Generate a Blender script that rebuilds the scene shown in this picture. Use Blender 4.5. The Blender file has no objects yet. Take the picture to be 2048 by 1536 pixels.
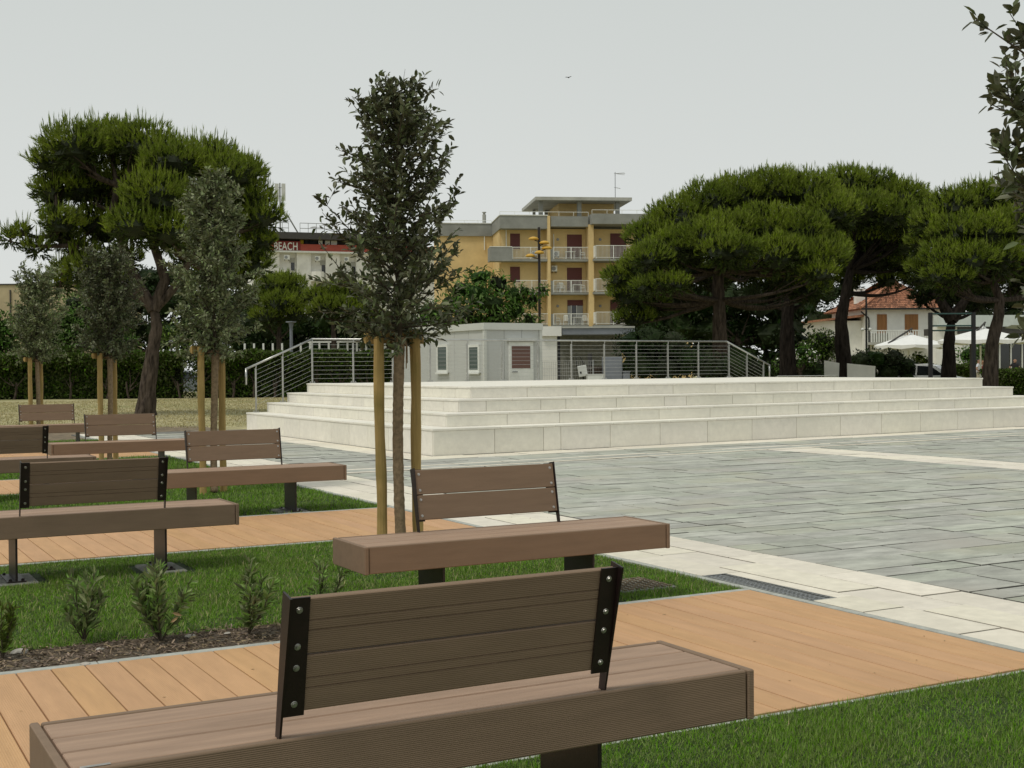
import bpy, bmesh, math, random
import numpy as np
from mathutils import Vector, Matrix

random.seed(7)
RNG = np.random.default_rng(7)
SC = bpy.context.scene
COL = SC.collection
R = math.radians

# ------------------------------------------------------------------ camera
F_PX = 2581.5                       # focal length in pixels of the 2048 wide photograph
YAW, PITCH, ROLL = R(28.63), R(-0.724), R(-0.457)
EYE = 1.42
_fw = np.array([math.sin(YAW)*math.cos(PITCH), math.cos(YAW)*math.cos(PITCH), math.sin(PITCH)])
_r0 = np.array([math.cos(YAW), -math.sin(YAW), 0.0])
_u0 = np.cross(_r0, _fw)
_r = _r0*math.cos(ROLL) + _u0*math.sin(ROLL)
_u = np.cross(_r, _fw)
cam = bpy.data.cameras.new('camera')
cam.sensor_width = 36.0
cam.lens = 36.0*F_PX/2048.0
cam.clip_start, cam.clip_end = 0.05, 5000
cam_o = bpy.data.objects.new('camera', cam)
COL.objects.link(cam_o)
m = Matrix.Identity(4)
for i in range(3):
    m[i][0], m[i][1], m[i][2] = _r[i], _u[i], -_fw[i]
m[2][3] = EYE
cam_o.matrix_world = m
SC.camera = cam_o

# ------------------------------------------------------------------ sky, sun, exposure
SUN_EL, SUN_AZ = R(62), R(-106)      # azimuth from +Y towards +X
w = bpy.data.worlds.new('World'); SC.world = w; w.use_nodes = True
nt = w.node_tree; nt.nodes.clear()
out = nt.nodes.new('ShaderNodeOutputWorld'); bg = nt.nodes.new('ShaderNodeBackground')
sky = nt.nodes.new('ShaderNodeTexSky'); sky.sky_type = 'NISHITA'; sky.sun_disc = False
sky.sun_elevation = SUN_EL; sky.sun_rotation = SUN_AZ
sky.dust_density = 6.0; sky.air_density = 1.0; sky.ozone_density = 1.0
hs = nt.nodes.new('ShaderNodeHueSaturation'); hs.inputs['Saturation'].default_value = 0.10
mx = nt.nodes.new('ShaderNodeMix'); mx.data_type = 'RGBA'; mx.inputs['Factor'].default_value = 0.93
tc = nt.nodes.new('ShaderNodeTexCoord'); sp = nt.nodes.new('ShaderNodeSeparateXYZ')
rp = nt.nodes.new('ShaderNodeValToRGB')
rp.color_ramp.elements[0].position = 0.0; rp.color_ramp.elements[0].color = (7.6, 7.82, 7.6, 1)
rp.color_ramp.elements[1].position = 0.42; rp.color_ramp.elements[1].color = (5.65, 6.05, 5.88, 1)
cn = nt.nodes.new('ShaderNodeTexNoise'); cn.inputs['Scale'].default_value = 1.3; cn.inputs['Detail'].default_value = 3
cm = nt.nodes.new('ShaderNodeMapRange'); cm.inputs['To Min'].default_value = 0.95; cm.inputs['To Max'].default_value = 1.05
vm = nt.nodes.new('ShaderNodeVectorMath'); vm.operation = 'SCALE'
bg.inputs['Strength'].default_value = 0.1
L = nt.links.new
L(sky.outputs[0], hs.inputs['Color']); L(tc.outputs['Generated'], sp.inputs[0]); L(sp.outputs['Z'], rp.inputs[0])
L(tc.outputs['Generated'], cn.inputs['Vector']); L(cn.outputs['Fac'], cm.inputs['Value'])
L(rp.outputs[0], vm.inputs[0]); L(cm.outputs[0], vm.inputs['Scale'])
L(hs.outputs[0], mx.inputs['A']); L(vm.outputs[0], mx.inputs['B'])
L(mx.outputs['Result'], bg.inputs['Color']); L(bg.outputs[0], out.inputs[0])

sun = bpy.data.lights.new('sun', 'SUN'); sun.energy = 1.5; sun.angle = R(10); sun.color = (1.0, 0.95, 0.86)
sun_o = bpy.data.objects.new('sun', sun); COL.objects.link(sun_o)
sd = Vector((math.sin(SUN_AZ)*math.cos(SUN_EL), math.cos(SUN_AZ)*math.cos(SUN_EL), math.sin(SUN_EL)))
sun_o.rotation_euler = (-sd).to_track_quat('-Z', 'Y').to_euler()

SC.view_settings.view_transform = 'Standard'; SC.view_settings.look = 'None'
SC.view_settings.exposure = 0.0; SC.view_settings.gamma = 1.0
SC.view_settings.use_curve_mapping = False

# ------------------------------------------------------------------ layout helpers (photo pixel + distance -> place)
def ray(px, py):
    return _fw*F_PX + _r*(px-1024.0) - _u*(py-768.0)
def W(px, py, D):
    return np.array([0, 0, EYE]) + ray(px, py)*(D/F_PX)
def ground_at(px, D):
    p = W(px, 735, D); return (float(p[0]), float(p[1]))
class Frame:
    """a building's own axes: s along its front, t away from the viewer, z up"""
    def __init__(s, px, D, deg):
        p = W(px, 735, D); s.o = np.array([p[0], p[1]]); s.a = R(deg)
        s.e1 = np.array([math.cos(s.a), math.sin(s.a)]); s.e2 = np.array([-s.e1[1], s.e1[0]])
    def at(s, px, py, t=0.0):
        d = ray(px, py); k = (s.o@s.e2 + t)/(d[:2]@s.e2)
        p = d*k; return float((p[:2]-s.o)@s.e1), float(EYE+p[2])
    def rect(s, x0, y0, x1, y1, t=0.0):
        ym, xm = (y0+y1)/2, (x0+x1)/2
        return s.at(x0, ym, t)[0], s.at(x1, ym, t)[0], s.at(xm, y1, t)[1], s.at(xm, y0, t)[1]

# ------------------------------------------------------------------ materials
MATS = {}
def mat(name, col, rough=0.7, var=0.12, scale=6.0, bump=0.0, bscale=40.0, stretch=(1, 1, 1), metal=0.0,
        rand=0.0, island=False, col2=None, spec=0.4, detail=6.0, patch=None, hue=0.0, trans=0.0):
    if name in MATS: return MATS[name]
    ma = bpy.data.materials.new(name); ma.use_nodes = True; MATS[name] = ma
    n = ma.node_tree.nodes; l = ma.node_tree.links.new
    b = n['Principled BSDF']; b.inputs['Roughness'].default_value = rough; b.inputs['Metallic'].default_value = metal
    b.inputs['Specular IOR Level'].default_value = spec
    tc = n.new('ShaderNodeTexCoord'); mp = n.new('ShaderNodeMapping'); mp.inputs['Scale'].default_value = stretch
    l(tc.outputs['Object'], mp.inputs['Vector'])
    vec = mp.outputs[0]
    if rand or island:
        oi = n.new('ShaderNodeObjectInfo'); ge = n.new('ShaderNodeNewGeometry')
        ad = n.new('ShaderNodeMath'); ad.operation = 'ADD'
        l(oi.outputs['Random'], ad.inputs[0])
        if island: l(ge.outputs['Random Per Island'], ad.inputs[1])
        else: ad.inputs[1].default_value = 0
        fr = n.new('ShaderNodeMath'); fr.operation = 'FRACT'; l(ad.outputs[0], fr.inputs[0])
        rnd = fr.outputs[0]
        off = n.new('ShaderNodeVectorMath'); off.operation = 'MULTIPLY_ADD'
        cb = n.new('ShaderNodeCombineXYZ'); 
        for k in range(3): l(rnd, cb.inputs[k])
        l(cb.outputs[0], off.inputs[0]); off.inputs[1].default_value = (37, 53, 71); l(vec, off.inputs[2])
        vec = off.outputs[0]
    ns = n.new('ShaderNodeTexNoise'); ns.inputs['Scale'].default_value = scale; ns.inputs['Detail'].default_value = detail
    ns.inputs['Roughness'].default_value = 0.62
    l(vec, ns.inputs['Vector'])
    c2 = col2 or tuple(c*(1-2.2*var) for c in col)
    c1 = col if col2 else tuple(min(1, c*(1+1.6*var)) for c in col)
    mxn = n.new('ShaderNodeMix'); mxn.data_type = 'RGBA'
    mr = n.new('ShaderNodeMapRange'); mr.inputs['From Min'].default_value = 0.3; mr.inputs['From Max'].default_value = 0.7
    l(ns.outputs['Fac'], mr.inputs['Value']); l(mr.outputs[0], mxn.inputs['Factor'])
    mxn.inputs['A'].default_value = (*c2, 1); mxn.inputs['B'].default_value = (*c1, 1)
    res = mxn.outputs['Result']
    if patch:       # (colour, scale, low, high): large patches of a second colour
        pn = n.new('ShaderNodeTexNoise'); pn.inputs['Scale'].default_value = patch[1]; pn.inputs['Detail'].default_value = 5
        ge2 = n.new('ShaderNodeNewGeometry'); l(ge2.outputs['Position'], pn.inputs['Vector'])
        pr = n.new('ShaderNodeMapRange'); pr.inputs['From Min'].default_value = patch[2]; pr.inputs['From Max'].default_value = patch[3]
        l(pn.outputs['Fac'], pr.inputs['Value'])
        pm = n.new('ShaderNodeMix'); pm.data_type = 'RGBA'; l(pr.outputs[0], pm.inputs['Factor'])
        l(res, pm.inputs['A']); pm.inputs['B'].default_value = (*patch[0], 1); res = pm.outputs['Result']
    if rand:
        h = n.new('ShaderNodeHueSaturation')
        v = n.new('ShaderNodeMapRange'); v.inputs['To Min'].default_value = 1-rand; v.inputs['To Max'].default_value = 1+rand
        l(rnd, v.inputs['Value']); l(v.outputs[0], h.inputs['Value'])
        if hue:
            m7 = n.new('ShaderNodeMath'); m7.operation = 'MULTIPLY'; m7.inputs[1].default_value = 7.13; l(rnd, m7.inputs[0])
            f7 = n.new('ShaderNodeMath'); f7.operation = 'FRACT'; l(m7.outputs[0], f7.inputs[0])
            hv = n.new('ShaderNodeMapRange'); hv.inputs['To Min'].default_value = 0.5-hue; hv.inputs['To Max'].default_value = 0.5+hue
            l(f7.outputs[0], hv.inputs['Value']); l(hv.outputs[0], h.inputs['Hue'])
            sv = n.new('ShaderNodeMapRange'); sv.inputs['To Min'].default_value = 1-hue*9; sv.inputs['To Max'].default_value = 1+hue*9
            l(f7.outputs[0], sv.inputs['Value']); l(sv.outputs[0], h.inputs['Saturation'])
        l(res, h.inputs['Color']); res = h.outputs[0]
    l(res, b.inputs['Base Color'])
    if bump:
        bn = n.new('ShaderNodeTexNoise'); bn.inputs['Scale'].default_value = bscale; bn.inputs['Detail'].default_value = 5
        l(vec, bn.inputs['Vector'])
        bp = n.new('ShaderNodeBump'); bp.inputs['Strength'].default_value = bump; bp.inputs['Distance'].default_value = 0.02
        l(bn.outputs['Fac'], bp.inputs['Height']); l(bp.outputs[0], b.inputs['Normal'])
    if trans:
        tr = n.new('ShaderNodeBsdfTranslucent'); l(res, tr.inputs['Color'])
        ms = n.new('ShaderNodeMixShader'); ms.inputs[0].default_value = trans
        l(b.outputs[0], ms.inputs[1]); l(tr.outputs[0], ms.inputs[2]); l(ms.outputs[0], n['Material Output'].inputs['Surface'])
    return ma

def grooved(ma, period, axis, strength, dark=0.0):
    """fine extruded ridges across one axis of a board"""
    n = ma.node_tree.nodes; l = ma.node_tree.links.new; b = n['Principled BSDF']
    tc = n.new('ShaderNodeTexCoord'); s = n.new('ShaderNodeSeparateXYZ'); l(tc.outputs['Object'], s.inputs[0])
    k = n.new('ShaderNodeMath'); k.operation = 'MULTIPLY'; k.inputs[1].default_value = 2*math.pi/period
    l(s.outputs[axis], k.inputs[0])
    sn = n.new('ShaderNodeMath'); sn.operation = 'SINE'; l(k.outputs[0], sn.inputs[0])
    bp = n.new('ShaderNodeBump'); bp.inputs['Strength'].default_value = strength; bp.inputs['Distance'].default_value = 0.0012
    l(sn.outputs[0], bp.inputs['Height'])
    if b.inputs['Normal'].links: l(b.inputs['Normal'].links[0].from_socket, bp.inputs['Normal'])
    l(bp.outputs[0], b.inputs['Normal'])
    return ma

CREAM = mat('cream_limestone', (0.80, 0.768, 0.680), 0.8, 0.035, 9, 0.10, 60, rand=0.05, island=True, hue=0.006, spec=0.2, patch=((0.73, 0.70, 0.62), 1.1, 0.52, 0.75))
CREAMD = mat('mortar_bed', (0.13, 0.12, 0.10), 0.9, 0.1)
SLATE = mat('grey_quartzite', (0.425, 0.432, 0.375), 0.7, 0.14, 5.5, 0.6, 30, stretch=(0.6, 1.4, 1), rand=0.12, island=True, hue=0.025, patch=((0.44, 0.425, 0.35), 0.9, 0.5, 0.72))
CREAMP = mat('cream_paving', (0.76, 0.705, 0.595), 0.8, 0.05, 9, 0.12, 60, rand=0.07, island=True, hue=0.008, spec=0.2, patch=((0.68, 0.63, 0.53), 1.4, 0.5, 0.72))
MORTAR = mat('grey_mortar', (0.43, 0.39, 0.325), 0.95, 0.2)
JOINT = mat('dark_joint', (0.175, 0.170, 0.150), 0.95, 0.2)
DECK = grooved(mat('tan_composite_deck', (0.57, 0.342, 0.180), 0.68, 0.05, 14, 0.08, 90, stretch=(1, 0.15, 1), rand=0.035, hue=0.003, spec=0.18), 0.0095, 'X', 0.35)
DECKD = mat('deck_substructure', (0.05, 0.035, 0.025), 0.9)
KERB = mat('concrete_kerb', (0.42, 0.43, 0.39), 0.85, 0.10, 12, 0.2, 60)
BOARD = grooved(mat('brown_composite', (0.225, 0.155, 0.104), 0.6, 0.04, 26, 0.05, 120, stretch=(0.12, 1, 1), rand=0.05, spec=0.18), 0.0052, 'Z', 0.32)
BOARD_LIT = grooved(mat('brown_composite_lit_top', (0.385, 0.262, 0.186), 0.6, 0.09, 22, 0.12, 120, stretch=(0.10, 1, 1), rand=0.06, spec=0.18), 0.0052, 'Y', 0.3)  # lighter copy of the board brown: light on the seat top put into colour
STEEL_D = mat('brown_black_steel', (0.016, 0.008, 0.007), 0.42, 0.15, 30, 0.05, 200, spec=0.45)
BOLT = mat('zinc_bolt', (0.50, 0.48, 0.45), 0.38, 0.1, 50, metal=0.9)
INOX = mat('stainless_steel', (0.46, 0.46, 0.44), 0.32, 0.08, 8, metal=0.9)
CONC = mat('grey_concrete', (0.23, 0.23, 0.20), 0.9, 0.15, 9, 0.3, 50)
SOIL = mat('mulched_soil', (0.120, 0.090, 0.060), 0.95, 0.3, 30, 0.8, 70, patch=((0.17, 0.145, 0.11), 6, 0.5, 0.7))
LAWNB = mat('lawn_soil', (0.035, 0.060, 0.016), 0.95, 0.3, 20, 0.6, 60)
BLADE = mat('lawn_blade', (0.185, 0.300, 0.052), 0.55, 0.1, 3, rand=0.42, island=True, hue=0.03, trans=0.25, patch=((0.17, 0.25, 0.05), 1.6, 0.45, 0.75), spec=0.08)
STRAW = mat('dry_blade', (0.42, 0.37, 0.19), 0.8, 0.1, 3, rand=0.3, island=True, trans=0.2, spec=0.08)
FIELD = mat('dry_grass_ground', (0.40, 0.355, 0.19), 0.95, 0.22, 1.6, 0.6, 14, patch=((0.25, 0.25, 0.10), 0.16, 0.46, 0.66), detail=10)
EARTH = mat('bare_earth', (0.20, 0.155, 0.10), 0.95, 0.3, 5, 0.6, 20)
OAKL = mat('oak_leaf', (0.125, 0.140, 0.072), 0.38, 0.12, 6, rand=0.45, island=True, hue=0.03, trans=0.12, spec=0.22)
OAKL2 = mat('oak_leaf_pale', (0.205, 0.235, 0.118), 0.42, 0.12, 6, rand=0.45, island=True, hue=0.025, trans=0.12, spec=0.22)
TWIG = mat('twig_bark', (0.085, 0.07, 0.05), 0.9, 0.2, spec=0.08)
PINEN = mat('pine_needle', (0.225, 0.285, 0.038), 0.5, 0.12, 2, rand=0.35, island=True, hue=0.015, trans=0.25, patch=((0.15, 0.20, 0.030), 0.8, 0.42, 0.62), spec=0.08)
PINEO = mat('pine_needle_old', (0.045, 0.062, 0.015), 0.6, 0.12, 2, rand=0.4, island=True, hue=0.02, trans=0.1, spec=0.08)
BROADL = mat('broad_leaf', (0.088, 0.158, 0.034), 0.5, 0.12, 2, rand=0.4, island=True, hue=0.02, trans=0.2, spec=0.08)
SHADEL = mat('shaded_evergreen_leaf', (0.020, 0.032, 0.010), 0.55, 0.12, 2, rand=0.5, island=True, hue=0.03, trans=0.08, spec=0.08)  # leaf colour taken near black to carry the shade under the canopies
HEDGEL = mat('hedge_leaf', (0.072, 0.105, 0.024), 0.55, 0.12, 2, rand=0.5, island=True, hue=0.03, trans=0.12, spec=0.08)
SHRUBL = mat('shrub_leaf', (0.205, 0.275, 0.100), 0.45, 0.1, 6, rand=0.45, island=True, hue=0.03, trans=0.2, spec=0.08)
SHRUBY = mat('shrub_leaf_yellow', (0.105, 0.150, 0.030), 0.45, 0.1, 6, rand=0.4, island=True, hue=0.02, trans=0.2, spec=0.08)
BARK_SHADE = mat('shaded_pine_bark', (0.020, 0.016, 0.013), 0.95, 0.35, 7, 1.0, 9, stretch=(1.6, 1.6, 0.35), spec=0.08)  # darkened copy of the pine bark: canopy shade put into the colour
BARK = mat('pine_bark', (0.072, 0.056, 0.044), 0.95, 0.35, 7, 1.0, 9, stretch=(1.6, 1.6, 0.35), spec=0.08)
STAKE = mat('treated_pine_pole', (0.43, 0.295, 0.115), 0.75, 0.16, 9, 0.25, 40, stretch=(1, 1, 0.12), patch=((0.27, 0.20, 0.07), 3.0, 0.5, 0.7), spec=0.08)
BURLAP = mat('burlap_wrap', (0.31, 0.225, 0.14), 0.95, 0.16, 30, 0.8, 160, spec=0.08)
PANELG = mat('grey_sandwich_panel', (0.52, 0.53, 0.51), 0.5, 0.012, 2, 0.03, 20)
PANELW = mat('pale_trim', (0.60, 0.61, 0.57), 0.5, 0.02, 2)
WHITEP = mat('white_paint', (0.76, 0.77, 0.73), 0.5, 0.05, 4)
WHITEW = mat('white_render_wall', (0.77, 0.76, 0.71), 0.85, 0.05, 1.2, 0.1, 20)
YELLOW = mat('ochre_render_wall', (0.66, 0.49, 0.235), 0.85, 0.05, 0.9, 0.1, 15)
GREYC = mat('grey_painted_concrete', (0.26, 0.265, 0.245), 0.85, 0.09, 0.8, 0.1, 12)
GREYL = mat('pale_concrete', (0.42, 0.42, 0.38), 0.85, 0.10, 0.9)
SHUT = mat('maroon_roller_shutter', (0.105, 0.028, 0.024), 0.6, 0.08, 3, stretch=(0.2, 0.2, 30))
GLASS = mat('dark_window_glass', (0.015, 0.018, 0.02), 0.08, 0.1, 2, spec=0.7)
GLASSG = mat('green_blind_glass', (0.045, 0.075, 0.062), 0.2, 0.2, 1, stretch=(0.2, 0.2, 40))
REDBAND = mat('red_fascia', (0.42, 0.085, 0.060), 0.7, 0.06, 2)
REDSIGN = mat('dark_red_sign', (0.22, 0.025, 0.022), 0.6, 0.06, 2)
BROWNW = mat('brown_shutter_wood', (0.30, 0.135, 0.042), 0.6, 0.12, 8, stretch=(1, 1, 0.1))
TILE = mat('terracotta_roof_tile', (0.33, 0.150, 0.085), 0.85, 0.22, 5, rand=0.5, island=True)
TEAL = mat('pale_teal_fascia_glass', (0.55, 0.60, 0.59), 0.25, 0.05, 2)
DARKM = mat('dark_metal', (0.012, 0.012, 0.012), 0.5, 0.1)
DARKG = mat('dark_grey_band', (0.055, 0.052, 0.048), 0.7, 0.1)
CLOTHW = mat('white_canvas', (0.80, 0.80, 0.77), 0.85, 0.03, 3)
LAMPY = mat('yellow_lamp_disc', (0.62, 0.36, 0.045), 0.5, 0.06, 4)
BEIGE = mat('beige_render_wall', (0.42, 0.35, 0.22), 0.85, 0.06, 1)
CARW = mat('white_car_paint', (0.72, 0.73, 0.72), 0.2, 0.02, 2, spec=0.6)
CARS = mat('blue_silver_car_paint', (0.38, 0.42, 0.46), 0.25, 0.03, 2, metal=0.3, spec=0.6)
RUBBER = mat('black_rubber', (0.012, 0.012, 0.012), 0.8)
CABG = mat('blue_grey_cabinet', (0.20, 0.215, 0.24), 0.5, 0.06, 3)
SKIN = mat('skin', (0.42, 0.24, 0.16), 0.6, 0.05)
HAIR = mat('dark_hair', (0.02, 0.016, 0.013), 0.7)
SHIRTW = mat('white_shirt', (0.62, 0.63, 0.68), 0.85, 0.05)
TROUS = mat('beige_trousers', (0.42, 0.37, 0.29), 0.85, 0.06)
SHIRTR = mat('red_shirt', (0.20, 0.03, 0.025), 0.85, 0.06)
SHIRTB = mat('black_shirt', (0.016, 0.015, 0.018), 0.85, 0.06)
PAPERW = mat('white_flower', (0.72, 0.72, 0.66), 0.8, 0.05)
REDW = mat('red_reflector', (0.42, 0.04, 0.03), 0.5, 0.05)
CLOTHY = mat('yellow_cloth', (0.55, 0.40, 0.03), 0.85, 0.05)
CLOTHD = mat('dark_cloth', (0.02, 0.022, 0.03), 0.85, 0.05)
CHIP = mat('mulch_chip', (0.22, 0.165, 0.115), 0.9, 0.15, 8, rand=0.55, island=True, hue=0.02)
STONE = mat('pale_pebble', (0.45, 0.42, 0.37), 0.85, 0.12, 14)
CURT = mat('grey_curtain', (0.30, 0.31, 0.32), 0.9, 0.1, 3, stretch=(20, 1, 0.2))
BIRDM = mat('dark_feather', (0.04, 0.04, 0.04), 0.8)

# ------------------------------------------------------------------ object helpers
def tag(o, label=None, cat=None, group=None, kind=None):
    if label: o['label'] = label
    if cat: o['category'] = cat
    if group: o['group'] = group
    if kind: o['kind'] = kind
    return o
def link(name, me, parent=None, loc=None, rz=0.0):
    o = bpy.data.objects.new(name, me); COL.objects.link(o)
    if parent is not None: o.parent = parent
    if loc is not None: o.location = loc
    if rz: o.rotation_euler = (0, 0, rz)
    return o
def thing(name, label, cat, loc=(0, 0, 0), rz=0.0, group=None):
    o = link(name, None, None, loc, rz); o.empty_display_size = 0.2
    return tag(o, label, cat, group)
def copy_tree(o, parent=None):
    c = o.copy(); COL.objects.link(c); c.parent = parent
    for ch in o.children: copy_tree(ch, c)
    return c

class MB:
    def __init__(s): s.v = []; s.f = []; s.m = []
    def add(s, vs, fs, mi=0):
        b = len(s.v); s.v += [tuple(v) for v in vs]
        s.f += [tuple(i+b for i in f) for f in fs]; s.m += [mi]*len(fs); return s
    def box(s, x0, x1, y0, y1, z0, z1, mi=0, fn=None):
        v = [(x, y, z) for z in (z0, z1) for y in (y0, y1) for x in (x0, x1)]
        if fn: v = [fn(*p) for p in v]
        return s.add(v, [(0, 2, 3, 1), (4, 5, 7, 6), (0, 1, 5, 4), (2, 6, 7, 3), (0, 4, 6, 2), (1, 3, 7, 5)], mi)
    def cbox(s, x0, x1, y0, y1, z0, z1, c=0.004, mi=0, fn=None, side=None):
        """box with chamfered edges"""
        X, Y, Z = (x0, x1), (y0, y1), (z0, z1); v = []; idx = {}
        for i in (0, 1):
            for j in (0, 1):
                for k in (0, 1):
                    sx, sy, sz = (1, -1)[i], (1, -1)[j], (1, -1)[k]
                    for a in range(3):
                        p = [X[i]+sx*c, Y[j]+sy*c, Z[k]+sz*c]; p[a] = (X[i], Y[j], Z[k])[a]
                        idx[(i, j, k, a)] = len(v); v.append(tuple(p))
        f = []
        for a in range(3):
            b, d = (a+1) % 3, (a+2) % 3
            for e in (0, 1):
                q = []
                for (g, h) in ((0, 0), (1, 0), (1, 1), (0, 1)):
                    t = [0, 0, 0]; t[a] = e; t[b] = g; t[d] = h; q.append(idx[(*t, a)])
                f.append(tuple(q if e else q[::-1]))
        for a in range(3):              # edges along a
            b, d = (a+1) % 3, (a+2) % 3
            for g in (0, 1):
                for h in (0, 1):
                    t0 = [0, 0, 0]; t0[b] = g; t0[d] = h; t1 = list(t0); t1[a] = 1
                    q = (idx[(*t0, b)], idx[(*t1, b)], idx[(*t1, d)], idx[(*t0, d)])
                    f.append(q if (g+h) % 2 == 0 else q[::-1])
        for i in (0, 1):
            for j in (0, 1):
                for k in (0, 1):
                    q = (idx[(i, j, k, 0)], idx[(i, j, k, 1)], idx[(i, j, k, 2)])
                    f.append(q if (i+j+k) % 2 == 1 else q[::-1])
        if fn: v = [fn(*p) for p in v]
        s.add(v, f, mi)
        if side is not None:            # the first four faces are the upright ones
            n = len(s.m)-len(f); s.m[n:n+4] = [side]*4
        return s
    def tube(s, pts, rad, n=8, mi=0, cap=True, wob=0.0, rng=None):
        pts = [Vector(p) for p in pts]; rad = rad if hasattr(rad, '__len__') else [rad]*len(pts)
        b = len(s.v); up = Vector((0, 0, 1)); ref = None
        for i, p in enumerate(pts):
            d = (pts[min(i+1, len(pts)-1)] - pts[max(i-1, 0)]).normalized()
            if ref is None:
                ref = d.orthogonal().normalized() if abs(d.z) > 0.95 else d.cross(up).normalized()
            a = (ref - d*ref.dot(d)).normalized(); ref = a; c = d.cross(a)
            for k in range(n):
                t = 2*math.pi*k/n; rr = rad[i]*(1+(rng.uniform(-wob, wob) if wob else 0))
                s.v.append(tuple(p + (a*math.cos(t) + c*math.sin(t))*rr))
        for i in range(len(pts)-1):
            for k in range(n):
                k2 = (k+1) % n
                s.f.append((b+i*n+k, b+i*n+k2, b+(i+1)*n+k2, b+(i+1)*n+k)); s.m.append(mi)
        if cap:
            s.f.append(tuple(b+k for k in range(n))[::-1]); s.m.append(mi)
            e = b+(len(pts)-1)*n; s.f.append(tuple(e+k for k in range(n))); s.m.append(mi)
        return s
    def lathe(s, prof, n=16, mi=0, c=(0, 0, 0), axis='Z'):
        b = len(s.v)
        for (r, z) in prof:
            for k in range(n):
                t = 2*math.pi*k/n; p = (r*math.cos(t), r*math.sin(t), z)
                if axis == 'Y': p = (p[0], p[2], p[1])
                if axis == 'X': p = (p[2], p[0], p[1])
                s.v.append((c[0]+p[0], c[1]+p[1], c[2]+p[2]))
        for i in range(len(prof)-1):
            for k in range(n):
                k2 = (k+1) % n; s.f.append((b+i*n+k, b+i*n+k2, b+(i+1)*n+k2, b+(i+1)*n+k)); s.m.append(mi)
        s.f.append(tuple(b+k for k in range(n))[::-1]); s.m.append(mi)
        e = b+(len(prof)-1)*n; s.f.append(tuple(e+k for k in range(n))); s.m.append(mi)
        return s
    def prism(s, poly, a0, a1, plane='XZ', mi=0):
        """polygon (u, v) extruded from a0 to a1 across the third axis"""
        n = len(poly)
        def P(u, v, a): return {'XZ': (u, a, v), 'YZ': (a, u, v), 'XY': (u, v, a)}[plane]
        vs = [P(u, v, a0) for u, v in poly] + [P(u, v, a1) for u, v in poly]
        fs = [tuple(range(n))[::-1], tuple(range(n, 2*n))]
        fs += [(i, (i+1) % n, (i+1) % n+n, i+n) for i in range(n)]
        return s.add(vs, fs, mi)
    def mesh(s, name, mats, smooth=False):
        me = bpy.data.meshes.new(name); me.from_pydata(s.v, [], s.f)
        for ma in (mats if isinstance(mats, (list, tuple)) else [mats]): me.materials.append(ma)
        if any(s.m): me.polygons.foreach_set('material_index', s.m)
        bm = bmesh.new(); bm.from_mesh(me); bmesh.ops.recalc_face_normals(bm, faces=bm.faces); bm.to_mesh(me); bm.free()
        if smooth: me.polygons.foreach_set('use_smooth', [True]*len(me.polygons))
        me.update(); return me
    def build(s, name, mats, parent=None, smooth=False, loc=None, rz=0.0):
        return link(name, s.mesh(name, mats, smooth), parent, loc, rz)

def raw_mesh(name, V, F, ma, smooth=False):
    """big meshes straight from arrays; F is (n, 3) or (n, 4)"""
    me = bpy.data.meshes.new(name); k = F.shape[1]
    me.vertices.add(len(V)); me.vertices.foreach_set('co', V.astype(np.float32).ravel())
    me.loops.add(F.size); me.loops.foreach_set('vertex_index', F.astype(np.int32).ravel())
    me.polygons.add(len(F)); me.polygons.foreach_set('loop_start', np.arange(0, F.size, k, dtype=np.int32))
    me.polygons.foreach_set('loop_total', np.full(len(F), k, dtype=np.int32))
    if smooth: me.polygons.foreach_set('use_smooth', np.ones(len(F), dtype=bool))
    for q in (ma if isinstance(ma, (list, tuple)) else [ma]): me.materials.append(q)
    me.update(calc_edges=True); return me

def unit(a): return a/np.maximum(np.linalg.norm(a, axis=-1, keepdims=True), 1e-9)
def rdir(n, rng=RNG): return unit(rng.normal(size=(n, 3)))

def leaf_arrays(P, D, N, Ln, Wd, fold=0.25):
    """oval leaves folded on the midrib: two quads each"""
    n = len(P); D = unit(D); S = unit(np.cross(D, N)); N = np.cross(S, D)
    Ln = np.broadcast_to(np.asarray(Ln, float), (n,))[:, None]; Wd = np.broadcast_to(np.asarray(Wd, float), (n,))[:, None]
    up = N*Wd*fold; droop = -N*Ln*0.10
    V = np.stack([P, P+D*Ln*.30+S*Wd*.48+up, P+D*Ln*.68+S*Wd*.42+up+droop*.5, P+D*Ln+droop,
                  P+D*Ln*.68-S*Wd*.42+up+droop*.5, P+D*Ln*.30-S*Wd*.48+up], 1)
    b = np.arange(n)[:, None]*6
    F = np.concatenate([b+np.array([[0, 1, 2, 3]]), b+np.array([[0, 3, 4, 5]])], 0)
    return V.reshape(-1, 3), F

def tuft_arrays(P, D, size, K=14, wid=0.030, spread=0.75, rng=RNG, nl=0.5):
    """pine shoots: K needle blades each along a short axis"""
    n = len(P); D = unit(D)
    size = np.broadcast_to(np.asarray(size, float), (n,))
    t = (np.arange(K)/K)[None, :]*np.ones((n, 1)); ang = rng.uniform(0, 2*np.pi, (n, K))
    A = unit(np.cross(D, rdir(n, rng))); B = np.cross(D, A)
    rad = A[:, None]*np.cos(ang)[..., None] + B[:, None]*np.sin(ang)[..., None]
    sp = spread*(1-0.55*t)*rng.uniform(0.7, 1.2, (n, K))
    dr = unit(D[:, None]*np.ones((1, K, 1)) + rad*sp[..., None])
    base = P[:, None] + D[:, None]*(t*size[:, None]*0.75)[..., None]
    ln = (size[:, None]*nl*rng.uniform(0.75, 1.15, (n, K)))[..., None]
    side = unit(np.cross(dr, rdir(n*K, rng).reshape(n, K, 3)))*wid*0.5
    V = np.stack([base-side, base+side, base+dr*ln], 2).reshape(-1, 3)
    F = np.arange(n*K*3).reshape(-1, 3)
    return V, F

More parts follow.
